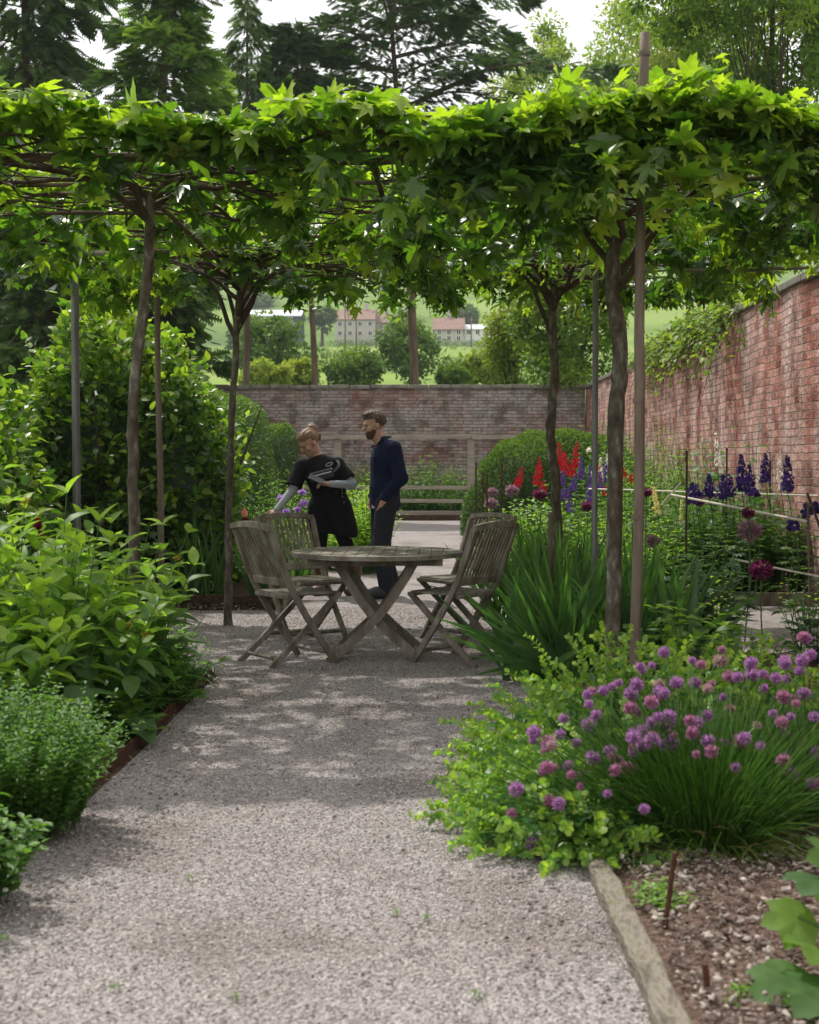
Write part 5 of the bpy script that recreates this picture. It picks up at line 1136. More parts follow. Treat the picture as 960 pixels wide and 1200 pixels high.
for i, (px, a, b, Y, lab) in enumerate(((839, 506, 545, 13.5, "cream foxglove spike above the left delphiniums"), (913, 530, 575, 12.6, "cream foxglove spike between the two right delphiniums"))): spike("foxglove", "foxglove", lab, px, a, b, Y, M_white, .035, 260 + i, 2)
for i, (px, a, b, Y, bd, lab) in enumerate(((766, 570, 604, 13.5, 5, "pale yellow lupin spike right of the very tall stake"), (799, 585, 615, 13.5, 0, "thin pale yellow lupin spike left of the tall black rod"))): spike("lupin", "lupin", lab, px, a, b, Y, M_yel, .045 if i == 0 else .025, 265 + i, bd)
ME_al = mesh_of(ballmesh("flower_head", 1, M_mag, 160, .5, .75)); ME_am = mesh_of(ballmesh("flower_head", 1, M_mauve, 160, .6, .85))
al = [(892, 668, 8.2, .075, 0, .72, "deep magenta allium head in front of the side path"), (633, 579, 14, .075, 0, .8, "dark pink allium left of the bent trunk"), (688, 593, 13.5, .06, 0, .8, "dusky allium head left of the metal post"), (758, 577, 12.5, .055, 0, .8, "dark allium head beside the very tall stake"), (820, 588, 12, .05, 0, .8, "magenta allium at the foot of the left delphinium"), (877, 601, 9.6, .05, 0, .6, "dark brown seed head under the white rod"), (600, 575, 15, .08, 1, 1, "mauve allium seed head before the yew dome"), (577, 577, 15.5, .07, 1, 1, "pale mauve allium among the dark rods at the left"), (576, 590, 14.6, .075, 1, 1, "lower mauve allium among the dark rods"), (766, 634, 10.5, .06, 1, 1, "pale mauve allium head low right of the tall stake"), (879, 622, 10.5, .1, 1, 1, "large faded allium head below the white rod")]
for i, (px, py, Y, r, k, _, lab) in enumerate(al):
    p = W(px, py, Y); t = thing("allium", lab, "allium", (p[0], Y, 0)); mb = MB(); mb.tubes(polycurve([(p[0] + G(.03), Y, .02), (p[0] + G(.01), Y, p[2] * .5), p], 8), .005, .004, 6); mb.build("stem", M_stem, t); part_from(ME_am if k else ME_al, "flower_head", t, p, r)
# foliage masses of the border, front to back
B_ = [("broad leaved young hydrangea like shrub in front of the tall stake", 815, 7.1, .26, .25, .56, 26, BROAD, .12, 7, M_phl, dict(opp=True, vb=.2, vtip=.3, spread=.7)),
      ("dark leafy plant below the magenta allium", 885, 7.7, .2, .2, .32, 22, BROAD, .11, 5, M_broadd, dict(spread=.9)),
      ("blue green poppy foliage between irises and black rod", 822, 8.9, .26, .22, .72, 40, CUT, .12, 8, M_blue, dict(spread=.4, vb=.3)),
      ("blue green leaves at the right edge above the side path", 958, 8.6, .16, .2, .55, 22, BROAD, .11, 6, M_blue, dict(spread=.6)),
      ("pale sprig with upright shoots beside the magenta allium", 843, 8.4, .1, .1, .78, 9, SMALL, .05, 14, M_lime, dict(spread=.3)),
      ("pale green sprig at the right edge of the side path", 944, 9.0, .08, .08, .62, 7, SMALL, .055, 12, M_lime, dict(spread=.3)),
      ("delphinium foliage clump at the right edge", 930, 13.0, .55, .5, .92, 110, CUT, .10, 9, M_delf, dict(spread=.5)),
      ("delphinium foliage clump under the white rod", 860, 13.2, .5, .5, .95, 120, CUT, .10, 9, M_delf, dict(spread=.5)),
      ("delphinium foliage clump behind the tall black rod", 800, 13.4, .45, .5, .85, 90, CUT, .10, 9, M_delf, dict(spread=.5)),
      ("fresh green foliage right of the very tall stake", 765, 12.9, .35, .4, .72, 80, LANCE, .12, 9, M_peren, dict(spread=.4, vb=.5)),
      ("fresh green foliage behind the thick right trunk", 725, 14.2, .45, .45, .80, 100, LANCE, .11, 9, M_peren, dict(spread=.4, vb=.4)),
      ("lupin foliage below the purple spikes", 680, 14.8, .4, .4, .72, 90, CUT, .09, 8, M_peren, dict(spread=.4, vb=.4)),
      ("round leaved green plant in front of the yew dome", 620, 15.2, .42, .45, .82, 110, ROUND, .07, 14, M_peren, dict(spread=.5, vb=.45)),
      ("fresh plant at the path edge below the dark rods", 582, 14.2, .22, .4, .50, 60, ROUND, .06, 12, M_peren, dict(spread=.5, vb=.4)),
      ("lupin foliage below the red spikes", 655, 17.2, .5, .4, .88, 110, CUT, .10, 8, M_peren, dict(spread=.4, vb=.2)),
      ("tall feathery green perennials behind the tall stake", 770, 19.5, .85, .7, 1.62, 190, LANCE, .13, 13, M_peren, dict(spread=.3, vb=.25)),
      ("tall feathery green perennials behind the foxglove", 835, 17.5, .6, .7, 1.55, 170, LANCE, .12, 13, M_peren, dict(spread=.3, vb=.25)),
      ("tall green perennials between yew dome and red wall", 735, 22.5, .9, .7, 1.75, 170, LANCE, .14, 12, M_peren, dict(spread=.25, vb=.15)),
      ("mid height green perennials behind the lupins at the thick trunk", 745, 16.5, .55, .5, 1.15, 130, LANCE, .11, 11, M_peren, dict(spread=.3, vb=.3)),
      ("mid height perennials before the foxgloves", 830, 15.2, .6, .5, 1.1, 140, LANCE, .10, 11, M_delf, dict(spread=.35, vb=.4)),
      ("big leaved plant standing against the red wall behind the delphiniums", 872, 14.6, .34, .4, 1.55, 44, BROAD, .17, 9, M_blue, dict(spread=.4)),
      ("wispy green plant below the right delphiniums against the red wall", 915, 14.0, .28, .5, 1.15, 60, LANCE, .09, 10, M_delf, dict(spread=.3))]
for i, (lab, px, Y, rx, ry, h, n, tpl, ls, per, m_, kw) in enumerate(B_):
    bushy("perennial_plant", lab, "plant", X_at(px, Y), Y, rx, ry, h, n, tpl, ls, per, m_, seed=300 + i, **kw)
# rods among the flowers
for i, (px, a, b, Y, lab) in enumerate(((805, 528, 640, 11.0, "tall black rod in front of the delphinium row"), (558, 542, 600, 14.6, "leftmost thin dark rod before the yew dome"), (566, 552, 606, 14.2, "second thin dark rod from the left before the yew dome"), (571, 555, 606, 14.4, "third thin dark rod, close beside its neighbour"), (588, 540, 606, 14.0, "hooked dark rod right of the three thin ones"), (852, 525, 560, 13.2, "dark rod standing behind the delphiniums"), (903, 540, 575, 13.5, "dark rod between the right delphiniums"))):
    top = W(px, a, Y); rod(lab, (top[0], Y, 0), top, .009, M_rust if i else M_dstem, "plant_support_rod", "rod")
def wcane(label, a, b, r=.010, mat=None): rod(label, a, b, r, mat or M_wcane, "bamboo_cane", "cane", "cane")
M_wcane = flat_mat("bleached_cane", (.62, .57, .47), .6, .2)
wcane("bleached cane tied across the delphiniums, sloping down to the right", W(787, 580, 11.6), W(950, 612, 10.3))
wcane("bleached cane running level behind the delphiniums to the red wall", W(690, 573, 14.5), W(962, 581, 12.4), .008)
wcane("short thin cane leaning up at the left end of the sloping cane", W(775, 592, 11.8), W(798, 566, 11.6), .007)
wcane("low bleached cane near the side path", W(858, 655, 10.6), W(962, 676, 10.2), .008)
wcane("brown upright cane at the right edge holding the sloping cane", (W(951, 612, 10.3)[0], 10.3, 0), W(947, 590, 10.3), .010, M_bamboo)
wcane("dark crooked stake leaning at the right edge", W(946, 578, 10.2), W(962, 620, 10.1), .010, M_dstem)
# climber on top of the red wall
rng = np.random.default_rng(90)
t = thing("climber", "leafy climber hanging over the top of the red wall", "climbing plant", (XR, 18.5, ZR))
n = 230; B = np.stack([np.full(n, XR + .06), U(15.6, 22.5, n), ZR + U(-.02, .18, n)], -1); D = np.stack([-U(.1, .6, n), G(.4, n), U(-.2, 1.2, n)], -1)
SC = curve(B, D, U(.2, .5, n), np.stack([-U(0, .15, n), np.zeros(n), -U(.2, .75, n)], -1), 8); SC[..., 0] = np.minimum(SC[..., 0], XR + .3)
mb = MB(); mb.tubes(SC, .006, .003, 4); mb.build("stems", M_twig, t); mb = MB()
for j in range(16):
    kf = min(.3 + j * .42, 6.99); i0 = int(kf); p = SC[:, i0] * (1 - kf + i0) + SC[:, i0 + 1] * (kf - i0) + rng.normal(0, .05, (n, 3)); mb.inst(BEECH, p, norm(rng.normal(0, .6, (n, 3)) + [-.5, 0, -.4]), norm(rng.normal(0, .4, (n, 3)) + [-.4, 0, 1.]), U(.05, .095, n), U(.1, .8, n))
mb.build("leaves", M_broad, t)
# ------------------------------------------------------------------ people (signed distance field -> one continuous surface)
class SDF:
    def __init__(s, lo, hi, vx):
        s.lo = np.array(lo, float); s.vx = vx; s.n = np.ceil((np.array(hi) - s.lo) / vx).astype(int) + 1
        s.f = np.full(s.n, 9.0, np.float32); s.ax = [s.lo[i] + np.arange(s.n[i]) * vx for i in range(3)]
    def _win(s, lo, hi):
        a = np.clip(((np.array(lo) - s.lo) / s.vx).astype(int) - 1, 0, s.n - 1); b = np.clip(((np.array(hi) - s.lo) / s.vx).astype(int) + 2, 1, s.n)
        sl = tuple(slice(a[i], b[i]) for i in range(3)); g = np.stack(np.meshgrid(*[s.ax[i][sl[i]] for i in range(3)], indexing='ij'), -1); return sl, g
    def _mix(s, sl, d, k):
        a = s.f[sl]; h = np.clip(.5 + .5 * (d - a) / k, 0, 1); s.f[sl] = d * (1 - h) + a * h - k * h * (1 - h)
    def cap(s, p, q, r0, r1, k=.02):
        p = np.array(p, float); q = np.array(q, float); R = max(r0, r1) + 3 * k + .02; sl, g = s._win(np.minimum(p, q) - R, np.maximum(p, q) + R)
        d = q - p; t = np.clip(((g - p) @ d) / (d @ d), 0, 1); dist = np.linalg.norm(g - p - t[..., None] * d, axis=-1) - (r0 + (r1 - r0) * t); s._mix(sl, dist, k); return s
    def chain(s, pts, rs, k=.02):
        for i in range(len(pts) - 1): s.cap(pts[i], pts[i + 1], rs[i], rs[i + 1], k)
        return s
    def ell(s, c, r, k=.02, rot=None):
        c = np.array(c, float); r = np.array(r, float); R = r.max() + 3 * k + .02; sl, g = s._win(c - R, c + R); p = g - c
        if rot is not None: p = p @ rot
        k0 = np.linalg.norm(p / r, axis=-1); k1 = np.linalg.norm(p / r ** 2, axis=-1) + 1e-6; s._mix(sl, k0 * (k0 - 1) / k1, k); return s
    def clip(s, P, n):     # keep the side where (x-P).n < 0
        n = norm(np.array(n, float)); g = np.stack(np.meshgrid(*s.ax, indexing='ij'), -1); s.f = np.maximum(s.f, (g - np.array(P)) @ n).astype(np.float32); return s
    def mesh(s, name, mat, parent, xf=None, a=.5):
        f = s.f; nx, ny, nz = f.shape; sg = f < 0
        cs = np.zeros((nx - 1, ny - 1, nz - 1), int)
        for dx in (0, 1):
            for dy in (0, 1):
                for dz in (0, 1): cs += sg[dx:nx - 1 + dx, dy:ny - 1 + dy, dz:nz - 1 + dz]
        act = (cs > 0) & (cs < 8); idx = -np.ones(act.shape, int); ii = np.argwhere(act); idx[act] = np.arange(len(ii))
        acc = np.zeros((len(ii), 3)); cnt = np.zeros(len(ii))
        cor = [(a_, b_, c_) for a_ in (0, 1) for b_ in (0, 1) for c_ in (0, 1)]
        for p in cor:
            for ax in range(3):
                if p[ax]: continue
                q = list(p); q[ax] = 1; fa = f[ii[:, 0] + p[0], ii[:, 1] + p[1], ii[:, 2] + p[2]]; fb = f[ii[:, 0] + q[0], ii[:, 1] + q[1], ii[:, 2] + q[2]]
                m = (fa < 0) != (fb < 0); t = np.where(m, fa / np.where(np.abs(fa - fb) < 1e-9, 1e-9, fa - fb), 0)
                e = np.array(p, float)[None] + t[:, None] * np.eye(3)[ax]; acc[m] += e[m]; cnt[m] += 1
        V = s.lo + (ii + acc / cnt[:, None]) * s.vx
        Q = []
        for ax in range(3):
            o1, o2 = (ax + 1) % 3, (ax + 2) % 3
            A = sg; sl0 = [slice(None)] * 3; sl1 = [slice(None)] * 3; sl0[ax] = slice(0, -1); sl1[ax] = slice(1, None)
            m = A[tuple(sl0)] != A[tuple(sl1)]; e = np.argwhere(m); e = e[(e[:, o1] > 0) & (e[:, o2] > 0) & (e[:, o1] < f.shape[o1] - 1) & (e[:, o2] < f.shape[o2] - 1)]
            def c(d1, d2): k = e.copy(); k[:, o1] += d1; k[:, o2] += d2; return idx[k[:, 0], k[:, 1], k[:, 2]]
            q = np.stack([c(-1, -1), c(0, -1), c(0, 0), c(-1, 0)], -1); ins = sg[e[:, 0], e[:, 1], e[:, 2]]; q[~ins] = q[~ins][:, ::-1]; Q.append(q)
        Q = np.concatenate(Q); Q = Q[(Q >= 0).all(1)]
        if xf is not None: V = xf(V)
        mb = MB(); mb.add(V, Q, a); return mb.build(name, mat, parent, smooth=True)

M_skin = noise_mat("skin", [(.3, (.42, .24, .17)), (.7, (.52, .31, .23))], (30, 30, 30), .55, .05, spec=.4)
M_navy = noise_mat("navy_cotton", [(.3, (.007, .010, .030)), (.7, (.012, .018, .048))], (60, 60, 60), .9, .35, (9, 9, 9), 5, .15, .02)
M_jean = noise_mat("dark_grey_denim", [(.3, (.015, .018, .024)), (.7, (.03, .034, .043))], (60, 60, 60), .9, .35, (10, 10, 5), 5, .15, .02)
M_black = noise_mat("black_cotton", [(.3, (.007, .007, .009)), (.7, (.016, .016, .019))], (60, 60, 60), .92, .3, (9, 9, 9), 5, .15, .02)
M_black2 = flat_mat("black_nylon", (.018, .018, .02), .45, .2, .5); M_sleeve = flat_mat("grey_knit", (.34, .36, .39), .9, .12)
M_hairb = noise_mat("brown_hair", [(.3, (.04, .024, .015)), (.7, (.13, .08, .048))], (90, 90, 25), .6, .6, None, 3, .4, .006)
M_hairw = noise_mat("blonde_hair", [(.3, (.085, .045, .022)), (.7, (.25, .145, .075))], (80, 80, 30), .55, .6, None, 3, .4, .006)
M_beard = flat_mat("beard", (.09, .05, .03), .8, .3); M_boot = flat_mat("dark_leather_boot", (.02, .025, .035), .45, .25, .5); M_bootb = flat_mat("brown_leather_boot", (.12, .055, .035), .5, .25, .5)
M_white2 = flat_mat("white_cotton", (.6, .62, .66), .9, .06); M_eye = flat_mat("eye", (.04, .03, .025), .3, .1, .6); M_steel = flat_mat("steel_button", (.55, .55, .57), .35, .1, .6, .8); M_lip = flat_mat("lip", (.33, .13, .11), .5, .1)

def rotz(a): c, s_ = math.cos(a), math.sin(a); return np.array([[c, -s_, 0], [s_, c, 0], [0, 0, 1.]])
def roty(a): c, s_ = math.cos(a), math.sin(a); return np.array([[c, 0, s_], [0, 1, 0], [-s_, 0, c]])
def head_parts(S, c, R):
    """head in local frame: x forward, z up; S is the SDF, R rotation of the head"""
    f = lambda p: np.array(c) + R @ np.array(p, float)
    S.ell(f((-.012, 0, .03)), (.098, .076, .092), .02, R); S.ell(f((.022, 0, -.045)), (.066, .056, .072), .03, R)   # cranium, face
    S.ell(f((.055, 0, -.095)), (.028, .030, .022), .02, R)                         # chin
    S.chain([f((.083, 0, .012)), f((.104, 0, -.026))], [.010, .014], .010)          # nose
    S.ell(f((.078, 0, .026)), (.014, .042, .010), .012, R); S.ell(f((.083, 0, -.058)), (.010, .022, .009), .006, R)   # brow, lips
    for y in (-1, 1): S.ell(f((-.012, .078 * y, -.012)), (.020, .008, .030), .006, R); S.ell(f((.055, .040 * y, -.028)), (.022, .020, .020), .02, R)
    return f
def hand(S, wr, d, n, curl=.5, side=1, sc=1.0):
    """wrist point, direction of fingers d, palm normal n"""
    d = norm(np.array(d, float)); n = norm(np.array(n, float) - d * (d @ np.array(n, float))); w = np.cross(n, d); wr = np.array(wr, float)
    S.cap(wr, wr + d * .05 * sc, .022 * sc, .026 * sc, .012); 
    for i, (o, l) in enumerate(((-.028, .060), (-.010, .072), (.009, .068), (.026, .052))):
        b = wr + d * .070 * sc + w * o * sc; S.cap(wr + d * .03 * sc + w * o * .8 * sc, b, .013 * sc, .0115 * sc, .008)
        p1 = b + norm(d * math.cos(curl) - n * math.sin(curl)) * l * .45 * sc; p2 = p1 + norm(d * math.cos(curl * 2) - n * math.sin(curl * 2)) * l * .32 * sc; p3 = p2 + norm(d * math.cos(curl * 2.7) - n * math.sin(curl * 2.7)) * l * .25 * sc
        S.chain([b, p1, p2, p3], [.0095 * sc, .009 * sc, .008 * sc, .007 * sc], .003)
    tb_ = wr + d * .02 * sc + w * -.024 * side * sc; t1 = tb_ + norm(d * .6 - w * .7 * side - n * .3) * .04 * sc; t2 = t1 + norm(d * .9 - w * .25 * side - n * .4) * .033 * sc; S.chain([tb_, t1, t2], [.014 * sc, .011 * sc, .009 * sc], .006)
def bump_eye(parent, f, mat=None):
    for y in (-1, 1):
        mb = MB(); c = f((.079, .031 * y, .006)); V = []
        for a in np.linspace(.15, math.pi - .15, 5):
            for b in np.arange(8) * math.pi / 4: V.append(c + .0085 * np.array([math.sin(a) * math.cos(b), math.sin(a) * math.sin(b), math.cos(a)]))
        mb.add(V, [(i * 8 + j, (i + 1) * 8 + j, (i + 1) * 8 + (j + 1) % 8, i * 8 + (j + 1) % 8) for i in range(4) for j in range(8)]); mb.build("eye", M_eye, parent, smooth=True)

# ---- the man: profile to the left, hand in pocket
Ym = 12.9; Xm = X_at(449, Ym); ang = math.radians(197)
Rm = rotz(ang); base = np.array([Xm, Ym, .012]); xf = lambda V: V @ Rm.T + base
man = thing("person", "man in navy overshirt and dark jeans looking left, hand in his pocket", "person", tuple(base))
vx = .0065; lo, hi = (-.32, -.36, -.01), (.34, .36, 1.80)
hips = [(-.01, .09), (-.01, -.09)]
LEG = {1: [(-.01, .095, .90), (.045, .10, .49), (-.01, .10, .10)], -1: [(-.01, -.09, .90), (.0, -.10, .49), (-.13, -.10, .10)]}
ARM = {1: [(-.045, .19, 1.365), (-.105, .235, 1.10), (.045, .175, .89)], -1: [(-.03, -.19, 1.365), (-.06, -.24, 1.10), (.06, -.20, .90)]}
S = SDF(lo, hi, vx)
hc = (.085, 0, 1.585); Rh = roty(.20)
hf = head_parts(S, hc, Rh); S.chain([(.0, 0, 1.37), (.06, 0, 1.50)], [.062, .052], .03)
S.ell((-.02, 0, 1.24), (.115, .165, .20), .05); S.ell((-.01, 0, 1.0), (.105, .15, .16), .05); S.ell((-.015, 0, .90), (.11, .16, .10), .04)
for s_ in (1, -1):
    S.chain(LEG[s_], [.085, .055, .038], .03); S.chain([LEG[s_][2], (LEG[s_][2][0] + .15, LEG[s_][2][1] * 1.15, .035)], [.04, .032], .02)
    S.chain(ARM[s_], [.055, .040, .028], .03); hand(S, ARM[s_][2], (.25, -.35 * s_, -1), (-.2, s_, 0), .25, -s_, .82)
S.mesh("body", M_skin, man, xf); bump_eye(man, lambda p: xf(hf(p)))
# clothes
S = SDF(lo, hi, vx)
S.ell((-.025, 0, 1.235), (.140, .185, .215), .05); S.ell((-.015, 0, 1.0), (.138, .178, .22), .06); S.ell((-.02, 0, .86), (.135, .178, .12), .05)
for s_ in (1, -1): S.chain(ARM[s_][:2] + [tuple(np.array(ARM[s_][2]) + (-.015, 0, .035))], [.078, .060, .046], .035); S.cap((-.03, .10 * s_, 1.40), (-.04, .17 * s_, 1.375), .06, .065, .04)
g = S; g.ell((.0, 0, 1.425), (.075, .085, .035), .02)
# hem: keep arms below the hem by cutting only the trunk
X_, Y_, Z_ = np.meshgrid(*S.ax, indexing='ij'); armd = np.full(S.f.shape, 9., np.float32)
S2 = SDF(lo, hi, vx)
for s_ in (1, -1): S2.chain(ARM[s_][:2] + [tuple(np.array(ARM[s_][2]) + (-.015, 0, .035))], [.078, .060, .046], .02)
S.f = np.minimum(np.maximum(S.f, .80 + .03 * X_ - Z_), np.maximum(S2.f, .925 - Z_ + 0 * X_)).astype(np.float32)
S.clip((.0, 0, 1.455), (-.25, 0, 1)); S.mesh("jacket", M_navy, man, xf)
mb = MB()
for s_ in (1, -1):   # collar leaves
    pts = np.array([(.062, .018 * s_, 1.405), (.10, .055 * s_, 1.375), (.02, .095 * s_, 1.44), (-.07, .06 * s_, 1.475), (-.075, 0, 1.478), (.02, .062 * s_, 1.475)]); q = pts + np.array([(.006, .004 * s_, .008)]); mb.add(xf(np.concatenate([pts, q])), [(0, 1, 2, 5), (6, 11, 8, 7), (0, 6, 7, 1), (1, 7, 8, 2), (0, 5, 11, 6)]); mb.add(xf(np.concatenate([pts, q])), [(2, 3, 4, 5), (8, 11, 10, 9), (2, 8, 9, 3), (3, 9, 10, 4)])
mb.build("collar", M_navy, man)
mb = MB(); mb.box(xf(np.array([(.074, .118, 1.235)]))[0], (.004, .045, .05), Rm @ rotz(.98), bevel=.003); mb.box(xf(np.array([(.076, .121, 1.278)]))[0], (.004, .047, .012), Rm @ rotz(.98), bevel=.003); mb.build("chest_pocket", M_navy, man)
mb = MB(); mb.box(xf(np.array([(.104, .055, .875)]))[0], (.006, .024, .05), Rm @ rotz(.35), bevel=.006); mb.build("shirt_hem", M_white2, man)
S = SDF((-.32, -.30, 0), (.34, .30, 1.0), vx); S.ell((-.015, 0, .87), (.120, .168, .12), .05)
for s_ in (1, -1):
    l = LEG[s_]; S.chain([l[0], l[1], (l[2][0], l[2][1], .075)], [.104, .084, .070], .035)
S.clip((0, 0, .93), (0, 0, 1)); S.clip((0, 0, .06), (0, 0, -1)); S.mesh("trousers", M_jean, man, xf)
for s_ in (1, -1):
    S = SDF((-.25, -.25, -.01), (.30, .25, .26), .005); a_ = np.array(LEG[s_][2]); S.chain([a_ + (0, 0, .05), a_, a_ + (.005, 0, -.045)], [.056, .056, .058], .02); S.chain([a_ + (0, 0, -.05), a_ + (.10, .01 * s_, -.045), a_ + (.175, .015 * s_, -.052)], [.056, .054, .046], .02); S.clip((0, 0, .002), (0, 0, -1)); S.mesh("boot", M_boot, man, xf)
S = SDF((-.12, -.14, 1.42), (.26, .14, 1.80), .005); f = lambda p: np.array(hc) + Rh @ np.array(p, float)
S.ell(f((-.018, 0, .042)), (.106, .084, .092), .02, Rh); S.ell(f((.030, 0, .106)), (.050, .058, .028), .03, Rh)
gx = np.stack(np.meshgrid(*S.ax, indexing='ij'), -1); lp = (gx - np.array(hc)) @ Rh
cut = np.maximum(np.minimum(lp[..., 0] - .0 , .062 - lp[..., 2]), -(lp[..., 2] + .045 + .3 * np.clip(lp[..., 0], -1, 0)))
S.f = np.maximum(S.f + .007 * np.sin(lp[..., 0] * 170) * np.sin(lp[..., 1] * 190) * np.sin(lp[..., 2] * 60 + lp[..., 0] * 90), cut).astype(np.float32); S.mesh("hair", M_hairb, man, xf)
S = SDF((-.02, -.12, 1.42), (.24, .12, 1.62), .004); S.ell(f((.026, 0, -.050)), (.070, .061, .076), .02, Rh); S.ell(f((.060, 0, -.098)), (.030, .034, .026), .02, Rh)
gx = np.stack(np.meshgrid(*S.ax, indexing='ij'), -1); lp = (gx - np.array(hc)) @ Rh
cut = np.maximum(lp[..., 2] + .042 + .35 * np.clip(lp[..., 0] - .0, 0, 1) - .02, -(lp[..., 0] - .0)); S.f = np.maximum(S.f, cut).astype(np.float32); S.mesh("beard", M_beard, man, xf)

# ---- the woman: leaning to the chair, looking down left, phone in the other hand (local x = picture right, y = away, z up)
Yw = 13.2; Xw = X_at(386, Yw); base2 = np.array([Xw, Yw, .012]); xw = lambda V: V + base2
wom = thing("person", "woman in black top and shorts leaning to the chair back, looking down", "person", tuple(base2))
lo, hi = (-.68, -.46, -.01), (.42, .30, 1.66)
Hc = np.array((-.185, -.085, 1.425)); fw = norm(np.array((-.66, -.52, -.58))); up_ = norm(np.array((-.30, -.22, .90))); up_ = norm(up_ - fw * (up_ @ fw)); lf = np.cross(up_, fw); Rw = np.stack([fw, lf, up_], 1)
AR = [(-.255, -.03, 1.215), (-.335, -.10, .985), (-.475, -.20, .80)]; AL = [(.075, -.01, 1.225), (.215, -.06, 1.035), (.01, -.22, 1.045)]
LG = {1: [(-.085, 0, .80), (-.09, -.02, .44), (-.07, .02, .10)], -1: [(.10, 0, .80), (.17, -.02, .44), (.235, .02, .10)]}
S = SDF(lo, hi, vx); hf = head_parts(S, Hc, Rw); S.chain([(-.10, -.01, 1.24), Hc + Rw @ np.array((-.03, 0, -.07))], [.052, .046], .025)
S.chain([(.005, 0, .82), (0, 0, .98), (-.06, -.02, 1.10), (-.09, -.02, 1.20)], [.135, .115, .115, .10], .05)
S.cap(AR[0], (-.10, -.02, 1.22), .05, .08, .04); S.cap(AL[0], (-.08, -.02, 1.22), .05, .08, .04)
S.chain(AR, [.046, .034, .024], .02); S.chain(AL, [.046, .036, .024], .02)
hand(S, AR[2], (-.45, -.35, -.55), (.2, -.5, .6), .45, 1, .92); hand(S, AL[2], (-1, -.35, .12), (.1, .3, -1), -.55, 1, .92)
for s_ in (1, -1): S.chain(LG[s_], [.088, .055, .038], .03); S.chain([LG[s_][2], np.array(LG[s_][2]) + (-.05, -.13, -.065)], [.038, .030], .02)
S.mesh("body", M_skin, wom, xw); bump_eye(wom, lambda p: xw(hf(p)[None])[0])
S = SDF(lo, hi, vx)   # loose black top
S.chain([(0, 0, .93), (-.03, -.01, 1.04), (-.07, -.02, 1.13), (-.09, -.02, 1.19)], [.150, .146, .142, .118], .05)
S.cap((-.26, -.03, 1.20), (-.10, -.02, 1.225), .062, .09, .04); S.cap(AL[0], (-.08, -.02, 1.225), .062, .09, .04)
S.cap(AR[0], tuple(np.array(AR[0]) * .12 + np.array(AR[1]) * .88), .066, .078, .03); S.cap(AL[0], tuple(np.array(AL[0]) * .22 + np.array(AL[1]) * .78), .066, .080, .03)
d = norm(np.array(AR[1]) - AR[0]); X_, Y_, Z_ = np.meshgrid(*S.ax, indexing='ij'); gx = np.stack([X_, Y_, Z_], -1)
e1 = np.array(AR[0]) * .14 + np.array(AR[1]) * .86; m1 = np.where(np.linalg.norm(gx - e1, axis=-1) < .16, (gx - e1) @ d, -9)
d2 = norm(np.array(AL[1]) - AL[0]); e2 = np.array(AL[0]) * .25 + np.array(AL[1]) * .75; m2 = np.where((np.linalg.norm(gx - e2, axis=-1) < .16) & (X_ > .08), (gx - e2) @ d2, -9)
S.f = np.maximum(np.maximum(S.f, m1), m2).astype(np.float32); S.clip((-.13, -.05, 1.315), (-.3, -.25, 1)); S.mesh("top", M_black, wom, xw)
S = SDF(lo, hi, vx)   # dungaree shorts, flared hem
S.chain([(0, 0, 1.04), (0, 0, .93), (.0, 0, .84)], [.150, .148, .160], .05)
S.chain([(-.075, 0, .82), (-.09, 0, .63)], [.125, .125], .04); S.chain([(.09, 0, .82), (.14, 0, .60)], [.125, .130], .04)
X_, Y_, Z_ = np.meshgrid(*S.ax, indexing='ij'); S.f = np.maximum(S.f, .545 - .16 * X_ - Z_ + .03).astype(np.float32); S.clip((0, 0, 1.06), (0, 0, 1)); S.mesh("shorts", M_black, wom, xw)
S = SDF((-.3, -.2, .1), (.4, .2, .72), vx)
for s_ in (1, -1): S.chain([(LG[s_][0][0], 0, .66), LG[s_][1], (LG[s_][2][0], .02, .2)], [.086, .064, .052], .02)
S.clip((0, 0, .66), (0, 0, 1)); S.clip((0, 0, .22), (0, 0, -1)); S.mesh("leggings", M_black, wom, xw)
for s_ in (1, -1):
    a_ = np.array(LG[s_][2]); S = SDF(a_ + (-.16, -.26, -.11), a_ + (.12, .12, .22), .005); S.chain([a_ + (-.005 * s_, -.005, .17), a_, a_ + (0, .005, -.045)], [.064, .058, .056], .02); S.chain([a_ + (0, 0, -.052), a_ + (-.03, -.09, -.05), a_ + (-.05, -.145, -.055)], [.054, .052, .044], .02); S.clip((0, 0, .002), (0, 0, -1)); S.clip(a_ + (0, 0, .18), (0, 0, 1)); S.mesh("boot", M_bootb, wom, xw)
S = SDF(lo, hi, vx); S.chain([tuple(np.array(AR[0]) * .3 + np.array(AR[1]) * .7), AR[1], AR[2]], [.046, .042, .031], .02); S.mesh("sleeve", M_sleeve, wom, xw)
S = SDF(lo, hi, vx); S.chain([tuple(np.array(AL[0]) * .3 + np.array(AL[1]) * .7), AL[1], tuple(np.array(AL[2]) + (.02, .01, 0))], [.046, .044, .031], .02); S.mesh("sleeve", M_sleeve, wom, xw)
S = SDF(Hc - .2, Hc + .22, .005); ff = lambda p: Hc + Rw @ np.array(p, float)
S.ell(ff((-.020, 0, .036)), (.104, .083, .094), .02, Rw); gx = np.stack(np.meshgrid(*S.ax, indexing='ij'), -1); lp = (gx - Hc) @ Rw
cut = np.maximum(np.minimum(lp[..., 0] + .005, .055 - lp[..., 2]), -(lp[..., 2] + .05)); S.f = np.maximum(S.f + .0025 * np.sin(lp[..., 1] * 240 + lp[..., 2] * 90), cut).astype(np.float32)
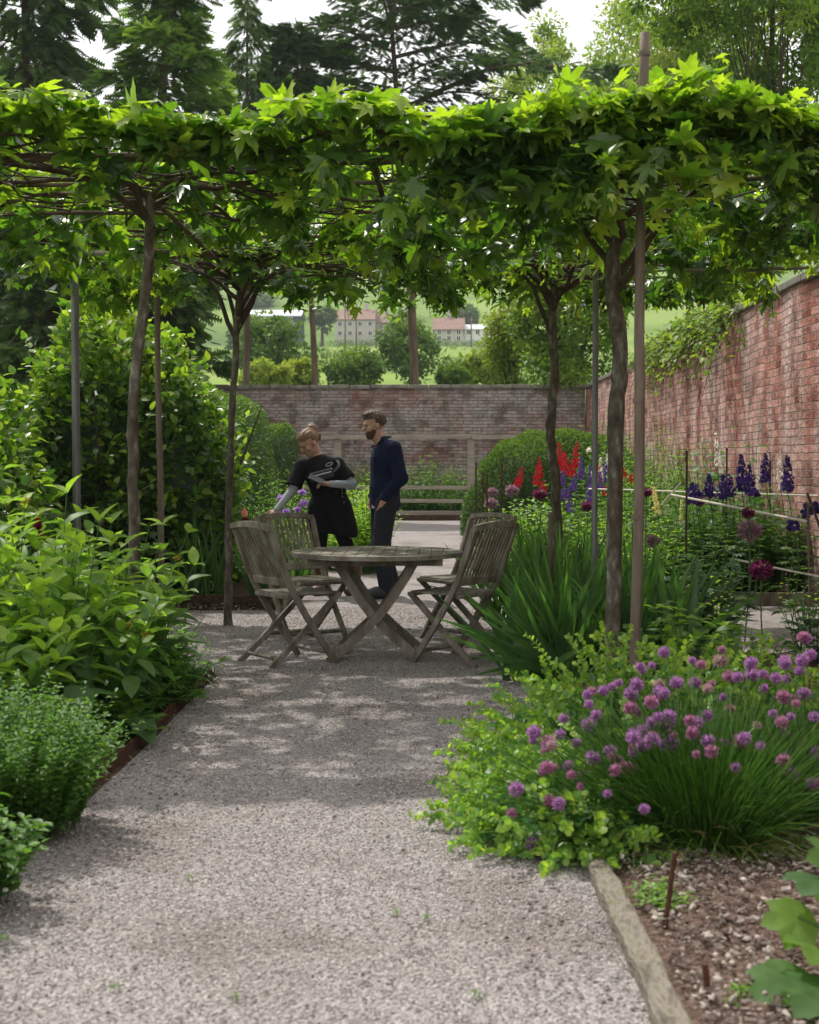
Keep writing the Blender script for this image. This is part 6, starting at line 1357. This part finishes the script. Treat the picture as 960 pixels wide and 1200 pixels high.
S.ell(ff((-.110, -.02, .075)), (.058, .054, .060), .010, Rw); S.chain([ff((-.10, -.01, .04)), ff((-.135, -.012, -.005)), ff((-.125, -.012, -.045))], [.026, .026, .012], .02); S.chain([ff((.04, -.075, .03)), ff((.03, -.08, -.02)), ff((.04, -.078, -.05))], [.010, .008, .004], .01); hr_ = S.mesh("hair", M_hairw, wom, xw)
ns = 70; st = np.stack([ff((U(-.12, .06), U(-.075, .075), U(.09, .12))) for _ in range(ns)]); dr_ = norm(rng.normal(0, 1, (ns, 3)) * [.6, .6, .5] + Rw @ np.array((-.4, 0, .3))); CC = curve(st, dr_, U(.03, .07, ns), np.stack([G(.02, ns), G(.02, ns), -U(.01, .05, ns)], -1), 6); mb = MB(); mb.tubes(xw(CC), .0011, .0006, 3); mb.build("loose_hair", M_hairw, wom)
mb = MB()
for z in (.985, .955, .925): mb.tubes([[xw(np.array((.125, -.095, z))), xw(np.array((.131, -.101, z)))]], .008, .007, 8, caps=True)
for z, x in ((.87, .14),): mb.tubes([[xw(np.array((x, -.10, z))), xw(np.array((x + .006, -.106, z)))]], .007, .006, 8, caps=True)
tag(mb.build("buttons", M_steel, wom), kind=None)
# small white outline badge on the chest
mb = MB(); c0 = np.array((.012, -.158, 1.225)); an = np.linspace(0, 2 * math.pi, 25); C = np.stack([c0[0] + .030 * np.cos(an) , c0[1] + .010 * np.cos(an) - .004, c0[2] + .014 * np.sin(an) + .010 * np.cos(an)], -1); mb.tubes(xw(C), .0022, .0022, 5); mb.build("badge", M_white2, wom)
# bag, its strap, and the phone
bag = thing("sling_bag", "small black nylon bag slung across the woman's chest", "bag", tuple(xw(np.array((-.05, -.2, 1.12)))))
Rb = rotz(.15) @ np.array([[math.cos(-.25), 0, math.sin(-.25)], [0, 1, 0], [-math.sin(-.25), 0, math.cos(-.25)]])
mb = MB(); mb.box(xw(np.array((-.055, -.190, 1.125))), (.115, .028, .045), Rb, bevel=.02); mb.build("pouch", M_black2, bag)
mb = MB(); mb.box(xw(np.array((-.055, -.221, 1.135))), (.095, .004, .004), Rb, bevel=.001); mb.build("zip", M_steel, bag)
mb = MB(); c = polycurve([(-.165, -.16, 1.09), (-.22, -.07, 1.13), (-.17, .06, 1.27)], 10); mb.ribbons(xw(c)[None], .026, np.array([[-.6, -.8, 0]]), profile=np.ones(10)); c = polycurve([(.055, -.165, 1.16), (.10, -.11, 1.225), (.045, -.02, 1.31)], 10); mb.ribbons(xw(c)[None], .026, np.array([[.3, -.8, .5]]), profile=np.ones(10)); mb.build("strap", M_black2, bag)
ph = thing("smartphone", "black smartphone held flat in the woman's hand", "phone", tuple(xw(np.array((-.07, -.27, 1.07)))))
Rp = np.array([[math.cos(.42), 0, math.sin(.42)], [0, 1, 0], [-math.sin(.42), 0, math.cos(.42)]]) @ np.array([[1, 0, 0], [0, math.cos(.7), -math.sin(.7)], [0, math.sin(.7), math.cos(.7)]])
pc = xw(np.array((-.095, -.270, 1.088))); mb = MB(); mb.box(pc, (.074, .036, .0045), Rp, bevel=.003); pb = mb.build("case", M_black2, ph)
mb = MB(); mb.box(pc + Rp @ np.array((0, 0, .0052)), (.069, .032, .0006), Rp); mb.build("screen", M_glass, ph)
